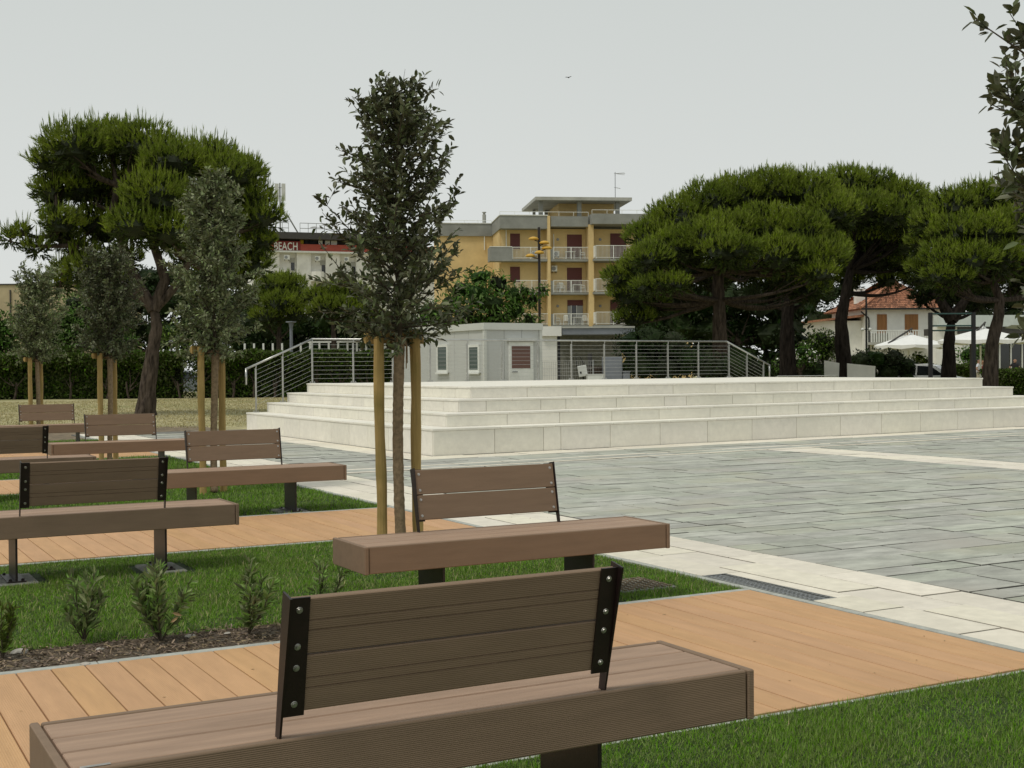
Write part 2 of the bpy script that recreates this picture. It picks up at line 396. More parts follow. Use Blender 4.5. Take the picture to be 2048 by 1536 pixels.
def join_arrays(parts):
    vs, fs, b = [], [], 0
    for V, F in parts:
        vs.append(V); fs.append(F+b); b += len(V)
    return np.concatenate(vs), np.concatenate(fs)

# ================================================================== GROUND, LAWNS, DECKS
X_LAWN = 5.24                      # lawns and decks end here, the pale paving begins
mb = MB(); mb.add([(-1500, -1500, -0.05), (1500, -1500, -0.05), (1500, 1500, -0.05), (-1500, 1500, -0.05)], [(0, 1, 2, 3)])
tag(mb.build('ground', FIELD), kind='structure')
# bare earth between the last deck and the dry grass
mb = MB()
mb.add([(-4, 27.7, -0.040), (8.8, 27.7, -0.040), (9.0, 33.4, -0.040), (6.6, 34.6, -0.040), (3.6, 33.2, -0.040), (0, 32.0, -0.040), (-4, 31.0, -0.040)], [tuple(range(7))])
tag(mb.build('earth_patch', EARTH), kind='structure')

def blades(x0, x1, y0, y1, dens, h, wd, seg2, rng, avoid=(), ma=BLADE, z=-0.012, edge=0.03):
    n = int((x1-x0)*(y1-y0)*dens)
    P = np.stack([rng.uniform(x0, x1, n), rng.uniform(y0, y1, n), np.full(n, z)], 1)
    keep = np.ones(n, bool)
    for (ax0, ax1, ay0, ay1) in avoid:
        keep &= ~((P[:, 0] > ax0) & (P[:, 0] < ax1) & (P[:, 1] > ay0) & (P[:, 1] < ay1))
    # thin in places
    keep &= rng.uniform(0, 1, n) < 0.72 + 0.28*np.sin(P[:, 0]*3.1+1.3*np.sin(P[:, 1]*2.3))*np.sin(P[:, 1]*4.7)
    P = P[keep]; n = len(P)
    az = rng.uniform(0, 2*np.pi, n); lean = np.abs(rng.normal(0, 0.72, n))
    D = np.stack([np.cos(az)*np.sin(lean), np.sin(az)*np.sin(lean), np.cos(lean)], 1)
    hh = h*rng.uniform(0.55, 1.25, n)*(1+0.25*np.sin(P[:, 0]*5)*np.sin(P[:, 1]*6.3))
    S = np.stack([-np.sin(az+rng.normal(0, .6, n)), np.cos(az), np.zeros(n)], 1)*(wd*rng.uniform(.7, 1.3, n)*.5)[:, None]
    M1 = P + D*(hh*.55)[:, None]
    T = P + D*hh[:, None] + np.stack([np.cos(az), np.sin(az), -0.35*np.ones(n)], 1)*(hh*.28*rng.uniform(0, 1, n))[:, None]
    if seg2:
        V = np.stack([P-S, P+S, M1+S*.8, M1-S*.8, T], 1).reshape(-1, 3)
        b = np.arange(n)[:, None]*5
        return V, np.concatenate([b+np.array([[0, 1, 2]]), b+np.array([[0, 2, 3]]), b+np.array([[3, 2, 4]])], 0)
    V = np.stack([P-S, P+S, T], 1).reshape(-1, 3)
    return V, np.arange(n*3).reshape(-1, 3)

LAWNS = [(0.2, 4.06), (6.50, 10.08), (12.22, 15.85), (18.0, 21.68), (24.0, 27.65)]
DECKS = [(4.12, 6.43), (10.14, 12.16), (15.91, 17.94), (21.74, 23.94)]
BED = (-1.5, 2.42, 6.50, 6.97)      # planting bed at the near edge of lawn 1
PADS = []                           # bench footings, filled below: (x, y)
bench_spots = [  # x of centre, y of the seat middle, facing (0 = towards the viewer, 1 = away), label
    (1.51, 3.335, 1, 'nearest brown bench, seen from behind, grooved backrest with bolts, cut by bottom edge'),
    (3.65, 6.76, 0, 'brown bench facing the viewer in front of the nearest staked tree'),
    (1.72, 9.38, 1, 'brown bench seen from behind on the lawn just behind the shrubs'),
    (3.76, 12.48, 0, 'brown bench facing the viewer whose right end points at the corner of the pale steps'),
    (1.86, 15.36, 1, 'brown bench seen from behind, cut by left edge, farthest one with its back turned'),
    (3.84, 18.22, 0, 'brown bench facing the viewer in front of the pine trunk, second farthest of those'),
    (3.86, 24.70, 0, 'brown bench facing the viewer, farthest and smallest of all, before the dry grass'),
]
for (bx, by, away, _) in bench_spots:
    for s in (-1, 1): PADS.append((bx+s*0.50, by))
MANHOLE = (4.72, 7.03)

rng = np.random.default_rng(3)
for i, (y0, y1) in enumerate(LAWNS):
    mb = MB(); mb.box(-4, X_LAWN, y0, y1, -0.045, -0.014 if i else 0.006)
    lawn = tag(mb.build('lawn', LAWNB), kind='structure')
    av = [(px-0.20, px+0.20, py-0.24, py+0.24) for (px, py) in PADS]
    av.append((MANHOLE[0]-.23, MANHOLE[0]+.23, MANHOLE[1]-.23, MANHOLE[1]+.23))
    if i == 1: av.append(BED)
    if i == 0:   V, F = join_arrays([blades(0.2, X_LAWN, 2.2, y1, 30000, .026, .0034, False, rng, av, z=.008), blades(-1, X_LAWN, y0, 2.2, 2500, .04, .006, False, rng, av, z=.008)])
    elif i == 1: V, F = blades(-0.6, X_LAWN, y0, y1, 17000, .027, .0046, False, rng, av)
    elif i == 2: V, F = blades(0.0, X_LAWN, y0, y1, 4200, .040, .008, False, rng, av)
    else:        V, F = blades(0.8, X_LAWN, y0, y1, 2400, .042, .011, False, rng, av)
    g = link('grass', raw_mesh('grass', V, F, BLADE))
    tag(g, ['short green mown grass of the nearest lawn at bottom right', 'short green grass of the lawn around the small shrubs',
            'short green grass of the second lawn behind the second deck', 'short green grass of the third lawn strip',
            'short green grass of the farthest lawn strip'][i], 'grass', kind='stuff')
    # a few straw coloured dead blades lying in it
    if i < 2:
        V, F = blades(0.3, X_LAWN, max(y0, 2.4), y1, 380, .045, .0035, True, rng, av)
        tag(link('dead_grass', raw_mesh('dead_grass', V, F, STRAW)), ['straw coloured dead blades lying in the nearest lawn', 'straw coloured dead blades lying in the lawn around the shrubs'][i], 'grass', kind='stuff')

# long dry tufts of the field up to the hedge
V, F = blades(-2, 26, 32.5, 66, 110, .05, .03, False, rng, ma=STRAW, z=-0.05)
tag(link('dry_grass', raw_mesh('dry_grass', V, F, STRAW)), 'yellow dry grass of the field in front of the hedge', 'grass', kind='stuff')

# decks: every plank an object
rr = random.Random(5)
for i, (y0, y1) in enumerate(DECKS):
    mb = MB(); mb.box(-3.0, X_LAWN-0.02, y0, y1, -0.045, -0.022)
    deck = tag(mb.build('deck_path', DECKD), kind='structure')
    pitch = 0.156; x = X_LAWN-0.03; shared = {}
    mbp = MB(); mbp.cbox(-0.0750, 0.0750, 0, y1-y0, -0.02, 0.0, 0.002); me = mbp.mesh('plank', DECK)
    xmin = -1.3 if i == 0 else (-0.2 if i == 1 else 0.6)
    while x > xmin:
        p = link('plank', me, deck, (x-0.078, y0+rr.uniform(-.004, .004), 0.004+rr.uniform(-.001, .001))); x -= pitch
    for (ka, kb) in ((y0-0.058, y0-0.004), (y1+0.004, y1+0.062)):     # concrete edging along both sides
        mk = MB(); xx = X_LAWN-0.02
        while xx > -1.5:
            nx = xx-1.0; mk = MB(); mk.cbox(nx+0.004, xx, ka, kb, -0.06, -0.002 if ka < y0 else 0.004, 0.004)
            mk.build('edging', KERB, deck); xx = nx

# planting bed
mb = MB(); mb.box(BED[0], BED[1], BED[2], BED[3], -0.03, -0.006)
bed = tag(mb.build('planting_bed', SOIL), kind='structure')
n = 5200; P = np.stack([rng.uniform(BED[0], BED[1], n), BED[2]+0.01+(BED[3]-BED[2]+.02)*rng.beta(1.2, 1.3, n), rng.uniform(-.006, .012, n)], 1)
D = rdir(n); D[:, 2] *= 0.25
V1, F1 = leaf_arrays(P, D, np.array([[0, 0, 1.]])+0.5*rdir(n), rng.uniform(.012, .055, n), rng.uniform(.004, .011, n), .2)
tag(link('mulch', raw_mesh('mulch', V1, F1, CHIP), bed), kind='stuff')
for (px, py, r) in ((38, 1306, .03), (170, 1330, .018), (380, 1274, .02), (200, 1300, .014), (455, 1268, .013)):
    d = ray(px, py); k = -EYE/d[2]; x, y = d[0]*k, d[1]*k
    bmm = bmesh.new(); bmesh.ops.create_icosphere(bmm, subdivisions=2, radius=r)
    for v in bmm.verts: v.co = Vector((v.co.x*1.5, v.co.y, v.co.z*.6))*(1+rr.uniform(-.13, .13))
    me = bpy.data.meshes.new('pebble'); bmm.to_mesh(me); bmm.free(); me.materials.append(STONE)
    link('pebble', me, bed, (x, y, 0.004))

# ================================================================== PLAZA
SHEAR = 0.075
PX0, PX1, PY0, PY1 = 8.85, 26.0, 18.88, 28.95       # foot of the stepped platform
def sh(x, y, z): return (x, y+SHEAR*(x-PX0), z)
mb = MB(); mb.box(X_LAWN, 60, -2, 30.5, -0.06, -0.020)
plaza = tag(mb.build('plaza', JOINT), kind='structure')
rr = random.Random(11)
def slab(mbx, x0, x1, y0, y1, fn=None, g=0.0065, top=0.0):
    dz = rr.uniform(-.0035, .0035)
    mbx.cbox(x0+g, x1-g, y0+g, y1-g, -0.03, top+dz, 0.002, fn=fn, side=1)
# border of three rows of pale slabs
xs = [X_LAWN+0.055, 5.63, 5.98, 6.33]
DRAIN = (5.30, 5.50, 5.95, 7.05)
for k in range(3):
    y = -0.6+rr.uniform(0, .5)
    while y < 30:
        y2 = y+rr.choice((.7, .9, 1.0, 1.2))
        if k == 0 and y < DRAIN[3] and y2 > DRAIN[2]:
            if y < DRAIN[2]-.1:
                b = MB(); slab(b, xs[0], xs[1], y, DRAIN[2]); b.build('border_slab', [CREAMP, MORTAR], plaza)
            b = MB(); slab(b, DRAIN[1], xs[1], DRAIN[2], DRAIN[3]); b.build('border_slab', [CREAMP, MORTAR], plaza)
            y = DRAIN[3]; continue
        b = MB(); slab(b, xs[k], xs[k+1], y, y2); b.build('border_slab', [CREAMP, MORTAR], plaza); y = y2
# grey edging between border and lawn
y = -0.5
while y < 29:
    b = MB(); b.cbox(X_LAWN-0.004, X_LAWN+0.050, y+.004, y+1.2, -0.05, 0.002, 0.003); b.build('edging', KERB, plaza); y += 1.2
# pale strip round the platform
def strip_front(y0, y1, step, cream=True):
    x = PX0-0.62 if y0 > PY0-.9 else PX0-2.4
    while x < 46:
        x2 = x+step*rr.uniform(.8, 1.2)
        b = MB(); slab(b, x, x2, y0, y1, fn=sh); b.build('border_slab', [CREAMP, MORTAR], plaza); x = x2
strip_front(PY0-0.62, PY0-.01, 1.1)
strip_front(PY0-1.68, PY0-1.56, 1.4)
strip_front(PY0-2.18, PY0-2.06, 1.4)
y = PY0-.62
while y < PY1-.5:
    y2 = y+rr.uniform(.8, 1.2); b = MB(); slab(b, PX0-.62, PX0-.01, y, y2); b.build('border_slab', [CREAMP, MORTAR], plaza); y = y2
# pale band crossing the plaza
BAND = (14.25, 15.25, 5.0, PY0-2.16+SHEAR*5.6)
y = BAND[2]
while y < BAND[3]:
    y2 = min(y+rr.choice((.6, .8, 1.0)), BAND[3])
    for q in (0, 1):
        b = MB(); slab(b, BAND[0]+.5*q, BAND[0]+.5*q+.5, y, y2); b.build('border_slab', [CREAMP, MORTAR], plaza)
    y = y2
# grey quartzite in courses of uneven width
tiles = []
def course(y0, y1, xa, xb, fn=None, top=0.0):
    x = xa-rr.uniform(0, .3)
    first = True
    while x < xb-.05:
        ln = rr.choice((.42, .55, .62, .75, .85, 1.0, 1.2)); x2 = min(x+ln, xb)
        if xb-x2 < .15: x2 = xb
        tiles.append((max(x, xa), x2, y0, y1, fn, top if fn or y1 < ylim(max(x, xa)) else -.010)); x = x2
def ylim(x): return PY0-2.16+SHEAR*(x-PX0)
y = 3.2; pair = False
while y < 18.4:
    hgt = rr.choice((.26, .30, .36, .42, .50))
    for (xa, xb) in ((6.33, BAND[0]), (BAND[1], 34.0)):
        if y < BAND[2]-.6: pass
        xs_ = xa
        if y > ylim(xa):
            xs_ = PX0+(y-PY0+2.16)/SHEAR
        if xs_ < xb-.2:
            course(y, y+hgt, xs_, xb)
    y += hgt
for (ya, yb) in ((PY0-2.06, PY0-1.68), (PY0-1.56, PY0-1.14), (PY0-1.14, PY0-.62)):
    course(ya, yb, PX0-2.45, 40.0, sh)
y = PY0-.95
while y < PY1:                                        # lane left of the platform
    hgt = rr.choice((.30, .36, .42)); course(y, y+hgt, 6.33, PX0-.62); y += hgt
for q, t_ in enumerate(tiles):                         # rows that run on beneath the bands lie a little lower
    if t_[4] is None and t_[1] <= PX0-.5 and t_[2] > PY0-1 and t_[2] < PY0-.62: tiles[q] = (*t_[:5], -.010)
    elif t_[4] is None and t_[1] <= PX0-.5 and t_[2] >= PY0-.62: tiles[q] = (*t_[:5], 0.0)
def size_of(t):
    c = np.array([(t[0]+t[1])/2, (t[2]+t[3])/2, 0-EYE]); z = c@_fw
    if z < 1: return 0
    u = F_PX*(c@_r)/z; v = -F_PX*(c@_u)/z
    return ((t[1]-t[0])*(t[3]-t[2])/z**3) if abs(u) < 1060 and v < 800 else 0
tiles.sort(key=size_of, reverse=True)
rest = MB()
for k, t in enumerate(tiles):
    if k < 290:
        b = MB(); slab(b, *t[:4], fn=t[4], g=.0095, top=t[5]); b.build('paving_slab', [SLATE, JOINT], plaza)
    else:
        dz = rr.uniform(-.004, .004)+t[5]; rest.box(t[0]+.009, t[1]-.009, t[2]+.011, t[3]-.011, -.03, dz, fn=t[4]); rest.m[-6:] = [1, 0, 1, 1, 1, 1]
tag(rest.build('far_paving_slabs', [SLATE, JOINT], plaza), kind='stuff')

# drain grate in the border
t = thing('drain_grate', 'dark slotted drain grate at the corner of the lawn and the tan deck', 'drain', (DRAIN[0], DRAIN[2], 0))
mb = MB(); L_, Wd_ = DRAIN[3]-DRAIN[2], DRAIN[1]-DRAIN[0]
mb.box(0, Wd_, 0, L_, -.03, -.016); mb.build('channel', DARKM, t)
mb = MB()
for a in (0.004, Wd_-.018): mb.box(a, a+.014, .003, L_-.003, -.016, .001)
for a in (.003, L_-.017): mb.box(.0185, Wd_-.0185, a, a+.014, -.016, .001)
mb.build('frame', INOX, t)
for k in range(26):
    mb = MB(); yy = .022+k*(L_-.05)/26; mb.box(.02, Wd_-.02, yy, yy+.015, -.014, -.001); mb.build('bar', INOX, t)
mb = MB()
for q in (.06, .1, .14): mb.box(q-.006, q+.006, .02, L_-.02, -.0145, -.0035)
mb.build('cross_bar', CABG, t)
# cast cover in lawn 1
t = thing('manhole_cover', 'rusty square checkered cover sunk in the lawn beside the second bench', 'cover', (*MANHOLE, 0))
mb = MB(); mb.cbox(-.21, .21, -.21, .21, -.03, -.004, .004); mb.build('plate', CONC, t)
mb = MB()
for a in range(8):
    for c in range(8):
        x, y = -.175+a*.05, -.175+c*.05; mb.box(x-.018, x+.018, y-.008, y+.008, -.006, .004) if (a+c) % 2 else mb.box(x-.008, x+.008, y-.018, y+.018, -.006, .004)
tag(mb.build('relief', EARTH, t), kind='stuff')

# ================================================================== STEPPED PLATFORM
ZS = [0.44, 0.66, 0.88, 1.09]
plat = thing('stepped_platform', 'broad pale limestone platform with four steps on its sides', 'steps', (0, 0, 0))
core = MB(); zp = -.05
for k in range(4):
    o = .5*k+.03; core.box(PX0+o, PX1-o, PY0+o, PY1-.02-.002*k, zp, ZS[k]-.042, fn=sh); zp = ZS[k]-.042
core.build('core', CREAMD, plat)
rr = random.Random(21)
zp = 0.0
FRONT0 = [PX0, 10.02, 11.0, 11.36, 12.42, 13.55, 14.68, 15.8, 16.98, 18.2, 19.4, 20.6, 21.8, 23.0, 24.2, 25.1, PX1]
for k in range(4):
    x0, x1, y0 = PX0+.5*k, PX1-.5*k, PY0+.5*k; zt = ZS[k]; c0 = .036
    # risers: front, left, right
    if k == 0: js = FRONT0
    else:
        js = [x0]
        while js[-1] < x1-.9: js.append(js[-1]+rr.choice((.55, 1.1, 1.15, 1.2, 1.25)))
        js[-1] = x1
    for a, b in zip(js[:-1], js[1:]):
        m_ = MB(); m_.cbox(a+.0045, b-.0045, y0, y0+.028, zp+.002, zt-c0-.003, .002, fn=sh); m_.build('riser_slab', CREAM, plat)
    for sx in (0, 1):
        y = y0+.0285
        while y < PY1-.05:
            y2 = min(y+rr.choice((.6, .85, .9, .95, 1.0)), PY1)
            if PY1-y2 < .3: y2 = PY1
            m_ = MB(); xa = x0 if sx == 0 else x1-.028
            m_.cbox(xa, xa+.028, y+.0045, y2-.0045, zp+.002, zt-c0-.003, .002, fn=sh); m_.build('riser_slab', CREAM, plat); y = y2
    # copings
    dep = .52 if k < 3 else .5; ov = .012
    js = [x0-ov]
    while js[-1] < x1-1.0: js.append(js[-1]+rr.choice((1.1, 1.15, 1.25, 1.3)))
    js[-1] = x1+ov
    for a, b in zip(js[:-1], js[1:]):
        m_ = MB(); m_.cbox(a+.002, b-.002, y0-ov, y0+dep, zt-c0, zt, .004, fn=sh); m_.build('coping_slab', CREAM, plat)
    for sx in (0, 1):
        y = y0+dep+.003
        while y < PY1-.05:
            y2 = min(y+rr.choice((.9, 1.0, 1.1)), PY1)
            if PY1-y2 < .3: y2 = PY1
            xa, xb = (x0-ov, x0+dep) if sx == 0 else (x1-dep, x1+ov)
            m_ = MB(); m_.cbox(xa, xb, y+.002, y2-.002, zt-c0, zt, .004, fn=sh); m_.build('coping_slab', CREAM, plat); y = y2
    zp = zt
m_ = MB(); m_.box(PX0+2.0, PX1-2.0, PY0+2.0, PY1, 1.04, 1.084, fn=sh); m_.build('top_paving', CREAM, plat)

# cable railing on the far edge
rail = thing('cable_railing', 'stainless steel railing with thin horizontal cables along the back of the platform', 'railing', (0, 0, 0))
YR = PY1-.12
XL, XR = PX0+1.60, 23.45
def rp_(x, z): return sh(x, YR, z)
HR = 1.04
posts = []
for px in (625, 707, 786, 861, 935, 1005, 1076, 1143, 1209, 1273, 1336, 1397, 1458):
    d = ray(px, 725); posts.append(float((YR-SHEAR*PX0)/(d[1]-SHEAR*d[0])*d[0]))
def post(x, zb, ztop, lean=0.0):
    m_ = MB(); p = rp_(x, 0)
    m_.box(p[0]-.005, p[0]+.005, p[1]-.026, p[1]+.026, zb, ztop-.09); m_.box(p[0]-.021, p[0]-.009, p[1]-.026, p[1]+.026, zb, ztop-.09)
    m_.tube([(p[0]-.008, p[1], ztop-.10), (p[0]-.008, p[1]-.03, ztop-.05), (p[0]-.004, p[1]-.01, ztop-.015)], .012, 6)
    po = m_.build('post', INOX, rail)
    m_ = MB(); m_.cbox(p[0]-.075, p[0]+.06, p[1]-.05, p[1]+.05, zb, zb+.012, .003)
    for s in (-.058, .044): m_.lathe([(.012, 0), (.012, .022), (.006, .03)], 6, c=(p[0]+s, p[1], zb+.012))
    m_.build('foot_plate', INOX, po)
for x in posts: post(x, 1.09, 1.09+HR)
XLe, XRe = PX0+.06, 25.04; ZE = 0.44+HR
def slope(x):
    if x < XL: return 1.09+HR-(XL-x)/(XL-XLe)*(1.09-.44)
    if x > XR: return 1.09+HR-(x-XR)/(XRe-XR)*(1.09-.44)
    return 1.09+HR
for x, zb in ((PX0+.20, .44), (PX0+.86, .66), (24.9, .44), (24.24, .66)): post(x, zb, slope(x))
m_ = MB()
pts = [rp_(XLe-.1, slope(XLe-.1)-.36), rp_(XLe-.1, slope(XLe-.1)), rp_(XL, 1.09+HR), rp_(XR, 1.09+HR), rp_(XRe+.1, slope(XRe+.1)), rp_(XRe+.1, slope(XRe+.1)-.36)]
for a, b in zip(pts[:-1], pts[1:]): m_.tube([a, b], .024, 10)
for a in pts[1:-1]:
    m_.lathe([(.004, -.025), (.018, -.018), (.0262, 0), (.018, .018), (.004, .025)], 10, c=a)
m_.build('handrail', INOX, rail, smooth=True)
for k in range(9):
    dz = -.13-.1*k
    m_ = MB(); m_.tube([rp_(PX0+.20, slope(PX0+.20)+dz), rp_(XL, 1.09+HR+dz), rp_(XR, 1.09+HR+dz), rp_(24.9, slope(24.9)+dz)], .0032, 5)
    m_.build('cable', INOX, rail)

# ================================================================== BENCHES
def make_bench():
    """facing -Y; origin on the ground under the seat middle; 2.04 long, 0.50 deep"""
    t = link('bench', None); Lh, Dh, Z1, Z0 = 1.01, .242, .45, .302
    th = .024
    # top boards
    ys = np.linspace(-Dh+th+.003, Dh-th-.003, 4)
    for k in range(3):
        b = MB(); b.cbox(-Lh+th+.006, Lh-th-.006, ys[k]+.0045, ys[k+1]-.0045, Z1-.024, Z1-.001, .003); b.build('seat_board', BOARD_LIT, t)
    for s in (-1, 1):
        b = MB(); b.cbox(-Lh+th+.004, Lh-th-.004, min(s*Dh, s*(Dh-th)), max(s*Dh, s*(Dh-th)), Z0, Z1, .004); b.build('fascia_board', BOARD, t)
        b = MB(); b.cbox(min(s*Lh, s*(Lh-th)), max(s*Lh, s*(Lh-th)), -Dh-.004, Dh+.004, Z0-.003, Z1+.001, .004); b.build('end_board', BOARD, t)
    b = MB(); b.box(-Lh+.05, Lh-.05, -.06, .06, Z1-.09, Z1-.026)
    b.box(-Lh+.05, Lh-.05, -.22, -.16, Z1-.09, Z1-.026); b.box(-Lh+.05, Lh-.05, .16, .22, Z1-.09, Z1-.026); b.build('frame', STEEL_D, t)
    for s in (-1, 1):
        b = MB(); b.cbox(s*.50-.007, s*.50+.007, -.17, .17, .012, Z1-.085, .002); lg = b.build('leg', STEEL_D, t)
        b = MB(); b.cbox(s*.50-.06, s*.50+.06, -.19, .19, .002, .012, .002)
        for q in (-.16, .16):
            for e in (-.04, .04): b.lathe([(.011, 0), (.011, .010), (.004, .014)], 6, c=(s*.50+e, q, .012))
        b.build('base_plate', STEEL_D, lg)
        b = MB(); b.cbox(s*.50-.14, s*.50+.14, -.22, .22, -.05, .002, .01); b.build('footing', CONC, t)
    # backrest leans +Y ; u along slope
    ang = R(11); zb, yb = .508, .215
    def bp(x, yy, u):   # u metres up the slope, yy thickness away from the sitter
        return (x, yb+u*math.sin(ang)+yy*math.cos(ang), zb+u*math.cos(ang)-yy*math.sin(ang))
    for k in range(2):
        u0 = .012+k*.152; u1 = u0+.147; h = u1-u0
        # profile with two shallow grooves on the rear face
        pr = [(0, u0+.003), (0, u1-.003), (.003, u1), (.019, u1), (.022, u1-.003)]
        for gy in (h*.60, h*.42):
            pr += [(.022, u0+gy+.0022), (.0185, u0+gy+.0012), (.0185, u0+gy-.0012), (.022, u0+gy-.0022)]
        pr += [(.022, u0+.003), (.019, u0), (.003, u0)]
        b = MB(); n = len(pr); x0, x1 = -.476, .476
        b.add([bp(x0, a, u) for a, u in pr]+[bp(x1, a, u) for a, u in pr],
              [tuple(range(n)), tuple(range(n, 2*n))]+[(i, (i+1) % n, (i+1) % n+n, i+n) for i in range(n)])
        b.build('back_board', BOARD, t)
    for s in (-1, 1):
        b = MB(); xo = s*.4795; xa, xb = min(xo, xo+s*.006), max(xo, xo+s*.006)
        b.box(xa, xb, -.006, .052, -.05, .322, fn=lambda x, y, u: bp(x, y-.004, u) if u > 0 else (x, yb-.02+(y+.006)*.55, zb+u-.01))
        fa, fb = min(s*.426, s*.4805), max(s*.426, s*.4805)
        b.box(fa, fb, .0232, .0285, .004, .316, fn=bp); br = b.build('bracket', STEEL_D, t)
        for u in (.036, .132, .188, .284):
            for side, c in ((1, .0287), (-1, -.0005)):
                b = MB()
                ctr = bp(s*.453, c, u); d = Vector((0, math.cos(ang), -math.sin(ang)))*side
                a1 = Vector((1, 0, 0)); a2 = d.cross(a1)
                for (r0, h0, r1, h1) in ((.0090, 0, .0080, .0014), (.0058, .0014, .0045, .0045)):
                    q = [Vector(ctr)+d*h0+(a1*math.cos(j*math.pi/5)+a2*math.sin(j*math.pi/5))*r0 for j in range(10)]
                    q += [Vector(ctr)+d*h1+(a1*math.cos(j*math.pi/5)+a2*math.sin(j*math.pi/5))*r1 for j in range(10)]
                    b.add(q, [(j, (j+1) % 10, (j+1) % 10+10, j+10) for j in range(10)]+[tuple(range(10, 20))])
                b.build('bolt', BOLT, br)
    return t
proto = make_bench()
for i, (bx, by, away, lab) in enumerate(bench_spots):
    o = proto if i == 0 else copy_tree(proto)
    o.location = (bx, by, 0.045 if i == 0 else 0.0); o.rotation_euler = (0, 0, math.pi if away else 0.0)
    tag(o, lab, 'bench', 'brown composite benches set on the lawns')
# small engraved plate at the near edge of the closest seat
b = MB(); b.cbox(-.035, .035, -.006, .006, 0, .002, .0008)
pl = b.build('metal_plate', BOLT, bpy.data.objects['bench'], loc=(.93, .222, .4506))

# ================================================================== YOUNG STAKED TREES
def oak(name, label, x, y, seed, top, nleaf, ma, prof, z0=1.60, leafL=.062, support_label=None, lean=0.0, turn=0.0):
    rng = np.random.default_rng(seed); rd = random.Random(seed)
    t = thing(name, label, 'tree', (x, y, 0), 0, 'young evergreen trees tied to stakes')
    tip = Vector((lean*top, 0, top-.06))
    b = MB(); pts = []; rad = []
    for k in range(15):
        f = k/14; z = f*(top-.06)
        pts.append((lean*z+.012*math.sin(z*2.3+seed), .012*math.cos(z*2.9+seed), z-.02)); rad.append(.030*(1-f)+.004 if z > 1.5 else .034-.004*z/1.5)
    b.tube(pts, rad, 8, wob=.08, rng=rd); b.build('trunk', TWIG, t, smooth=True)
    b = MB(); wp, wr = [], []
    for k in range(70):
        z = .01+k*1.60/69; wp.append((lean*z+.012*math.sin(z*2.3+seed), .012*math.cos(z*2.9+seed), z)); wr.append(.0385+.0035*((k*.55) % 1)+rd.uniform(-.0012, .0012)+(.006 if k < 3 else 0))
    b.tube(wp, wr, 10, wob=.02, rng=rd); tr = b.build('burlap_wrap', BURLAP, t, smooth=True)
    # twigs and leaves
    tw = MB(); Ps, Ds = [], []
    hs_ = np.array([p[0] for p in prof]); ws_ = np.array([p[1] for p in prof])
    ntw = 150
    for k in range(ntw):
        h = z0 + (top-z0-.02)*((k+rd.random())/ntw)
        az = k*2.399+rd.uniform(-.5, .5); wmax = np.interp(h, hs_, ws_)
        ln = wmax*rd.uniform(.55, 1.12)*(1.18 if rd.random() < .12 else 1); el = rd.uniform(.15, .95) if h > z0+.25 else rd.uniform(-.25, .5)
        base = Vector((lean*h, 0, h-.25*ln*math.tan(el) if el > 0 else h))
        d = Vector((math.cos(az)*math.cos(el), math.sin(az)*math.cos(el), math.sin(el)))
        p1 = base+d*ln*.55*(1/math.cos(el)); d2 = (d+Vector((rd.uniform(-.3, .3), rd.uniform(-.3, .3), rd.uniform(-.1, .45)))).normalized()
        p2 = p1+d2*ln*.55*(1/math.cos(el)) if el < .8 else p1+d2*ln*.5
        tw.tube([base, p1, p2], [.0075, .0045, .0018], 4, cap=False)
        subs = [(base.lerp(p1, .25), p1), (p1, p2)]
        for q in range(rd.randint(3, 5)):
            s0 = base.lerp(p1, rd.uniform(.2, 1)) if rd.random() < .5 else p1.lerp(p2, rd.uniform(0, .8))
            dd = (d+Vector((rd.uniform(-1, 1), rd.uniform(-1, 1), rd.uniform(-.6, .9)))).normalized()
            s1 = s0+dd*rd.uniform(.07, .19); tw.tube([s0, s1], [.0028, .0012], 3, cap=False); subs.append((s0, s1))
        for (a, c) in subs:
            L_ = (c-a).length; nn = max(2, int(L_/.017))
            for q in range(nn):
                f = (q+.5)/nn; p = a.lerp(c, f)
                Ps.append(p); Ds.append((c-a).normalized())
    Ps = np.array(Ps); Ds = np.array(Ds)
    n = min(nleaf, len(Ps)*3); idx = rng.integers(0, len(Ps), n)
    P = Ps[idx]+rng.normal(0, .006, (n, 3)); D = unit(Ds[idx]*.75+rdir(n, rng)*1.0+np.array([0, 0, .15]))
    N = unit(rdir(n, rng)*.8+np.array([0, 0, 1.0]))
    Ln = leafL*rng.uniform(.55, 1.25, n)
    V, F = leaf_arrays(P+D*.008, D, N, Ln, Ln*rng.uniform(.36, .55, n), .18)
    cr = link('crown', raw_mesh('crown', V, F, ma), t); tag(cr, kind='stuff')
    link('twigs', tw.mesh('twigs', TWIG), t); tag(t.children[-1], kind='stuff')
    # two stakes and the half-round rail nailed to them
    sp_ = thing('tree_support', support_label, 'stake', (x, y, 0), turn, 'wooden supports of the young trees')
    for s, zt, ln_ in ((-1, 1.69, -.02), (1, 1.72, .012)):
        b = MB(); pp, rr_ = [], []
        for k in range(14):
            f = k/13; pp.append((s*.150+ln_*(1-f)*s+.004*math.sin(f*9+s), .05, f*zt-.05 if k == 0 else f*zt)); rr_.append(.040+.0022*math.sin(f*17+s*2+seed))
        b.tube(pp, rr_, 12, wob=.03, rng=rd); b.build('stake', STAKE, sp_, smooth=False)
    b = MB(); prf = [(.046*math.cos(a), .046*math.sin(a)) for a in np.linspace(-math.pi/2, math.pi/2, 9)]
    b.prism([(.092+u, 1.655+v) for u, v in prf], -.235, .245, 'YZ'); b.build('cross_rail', STAKE, sp_)
    b = MB(); b.box(-.005, .030, -.055, .086, 1.60, 1.655); b.box(-.035, -.028, -.05, .086, 1.62, 1.65)
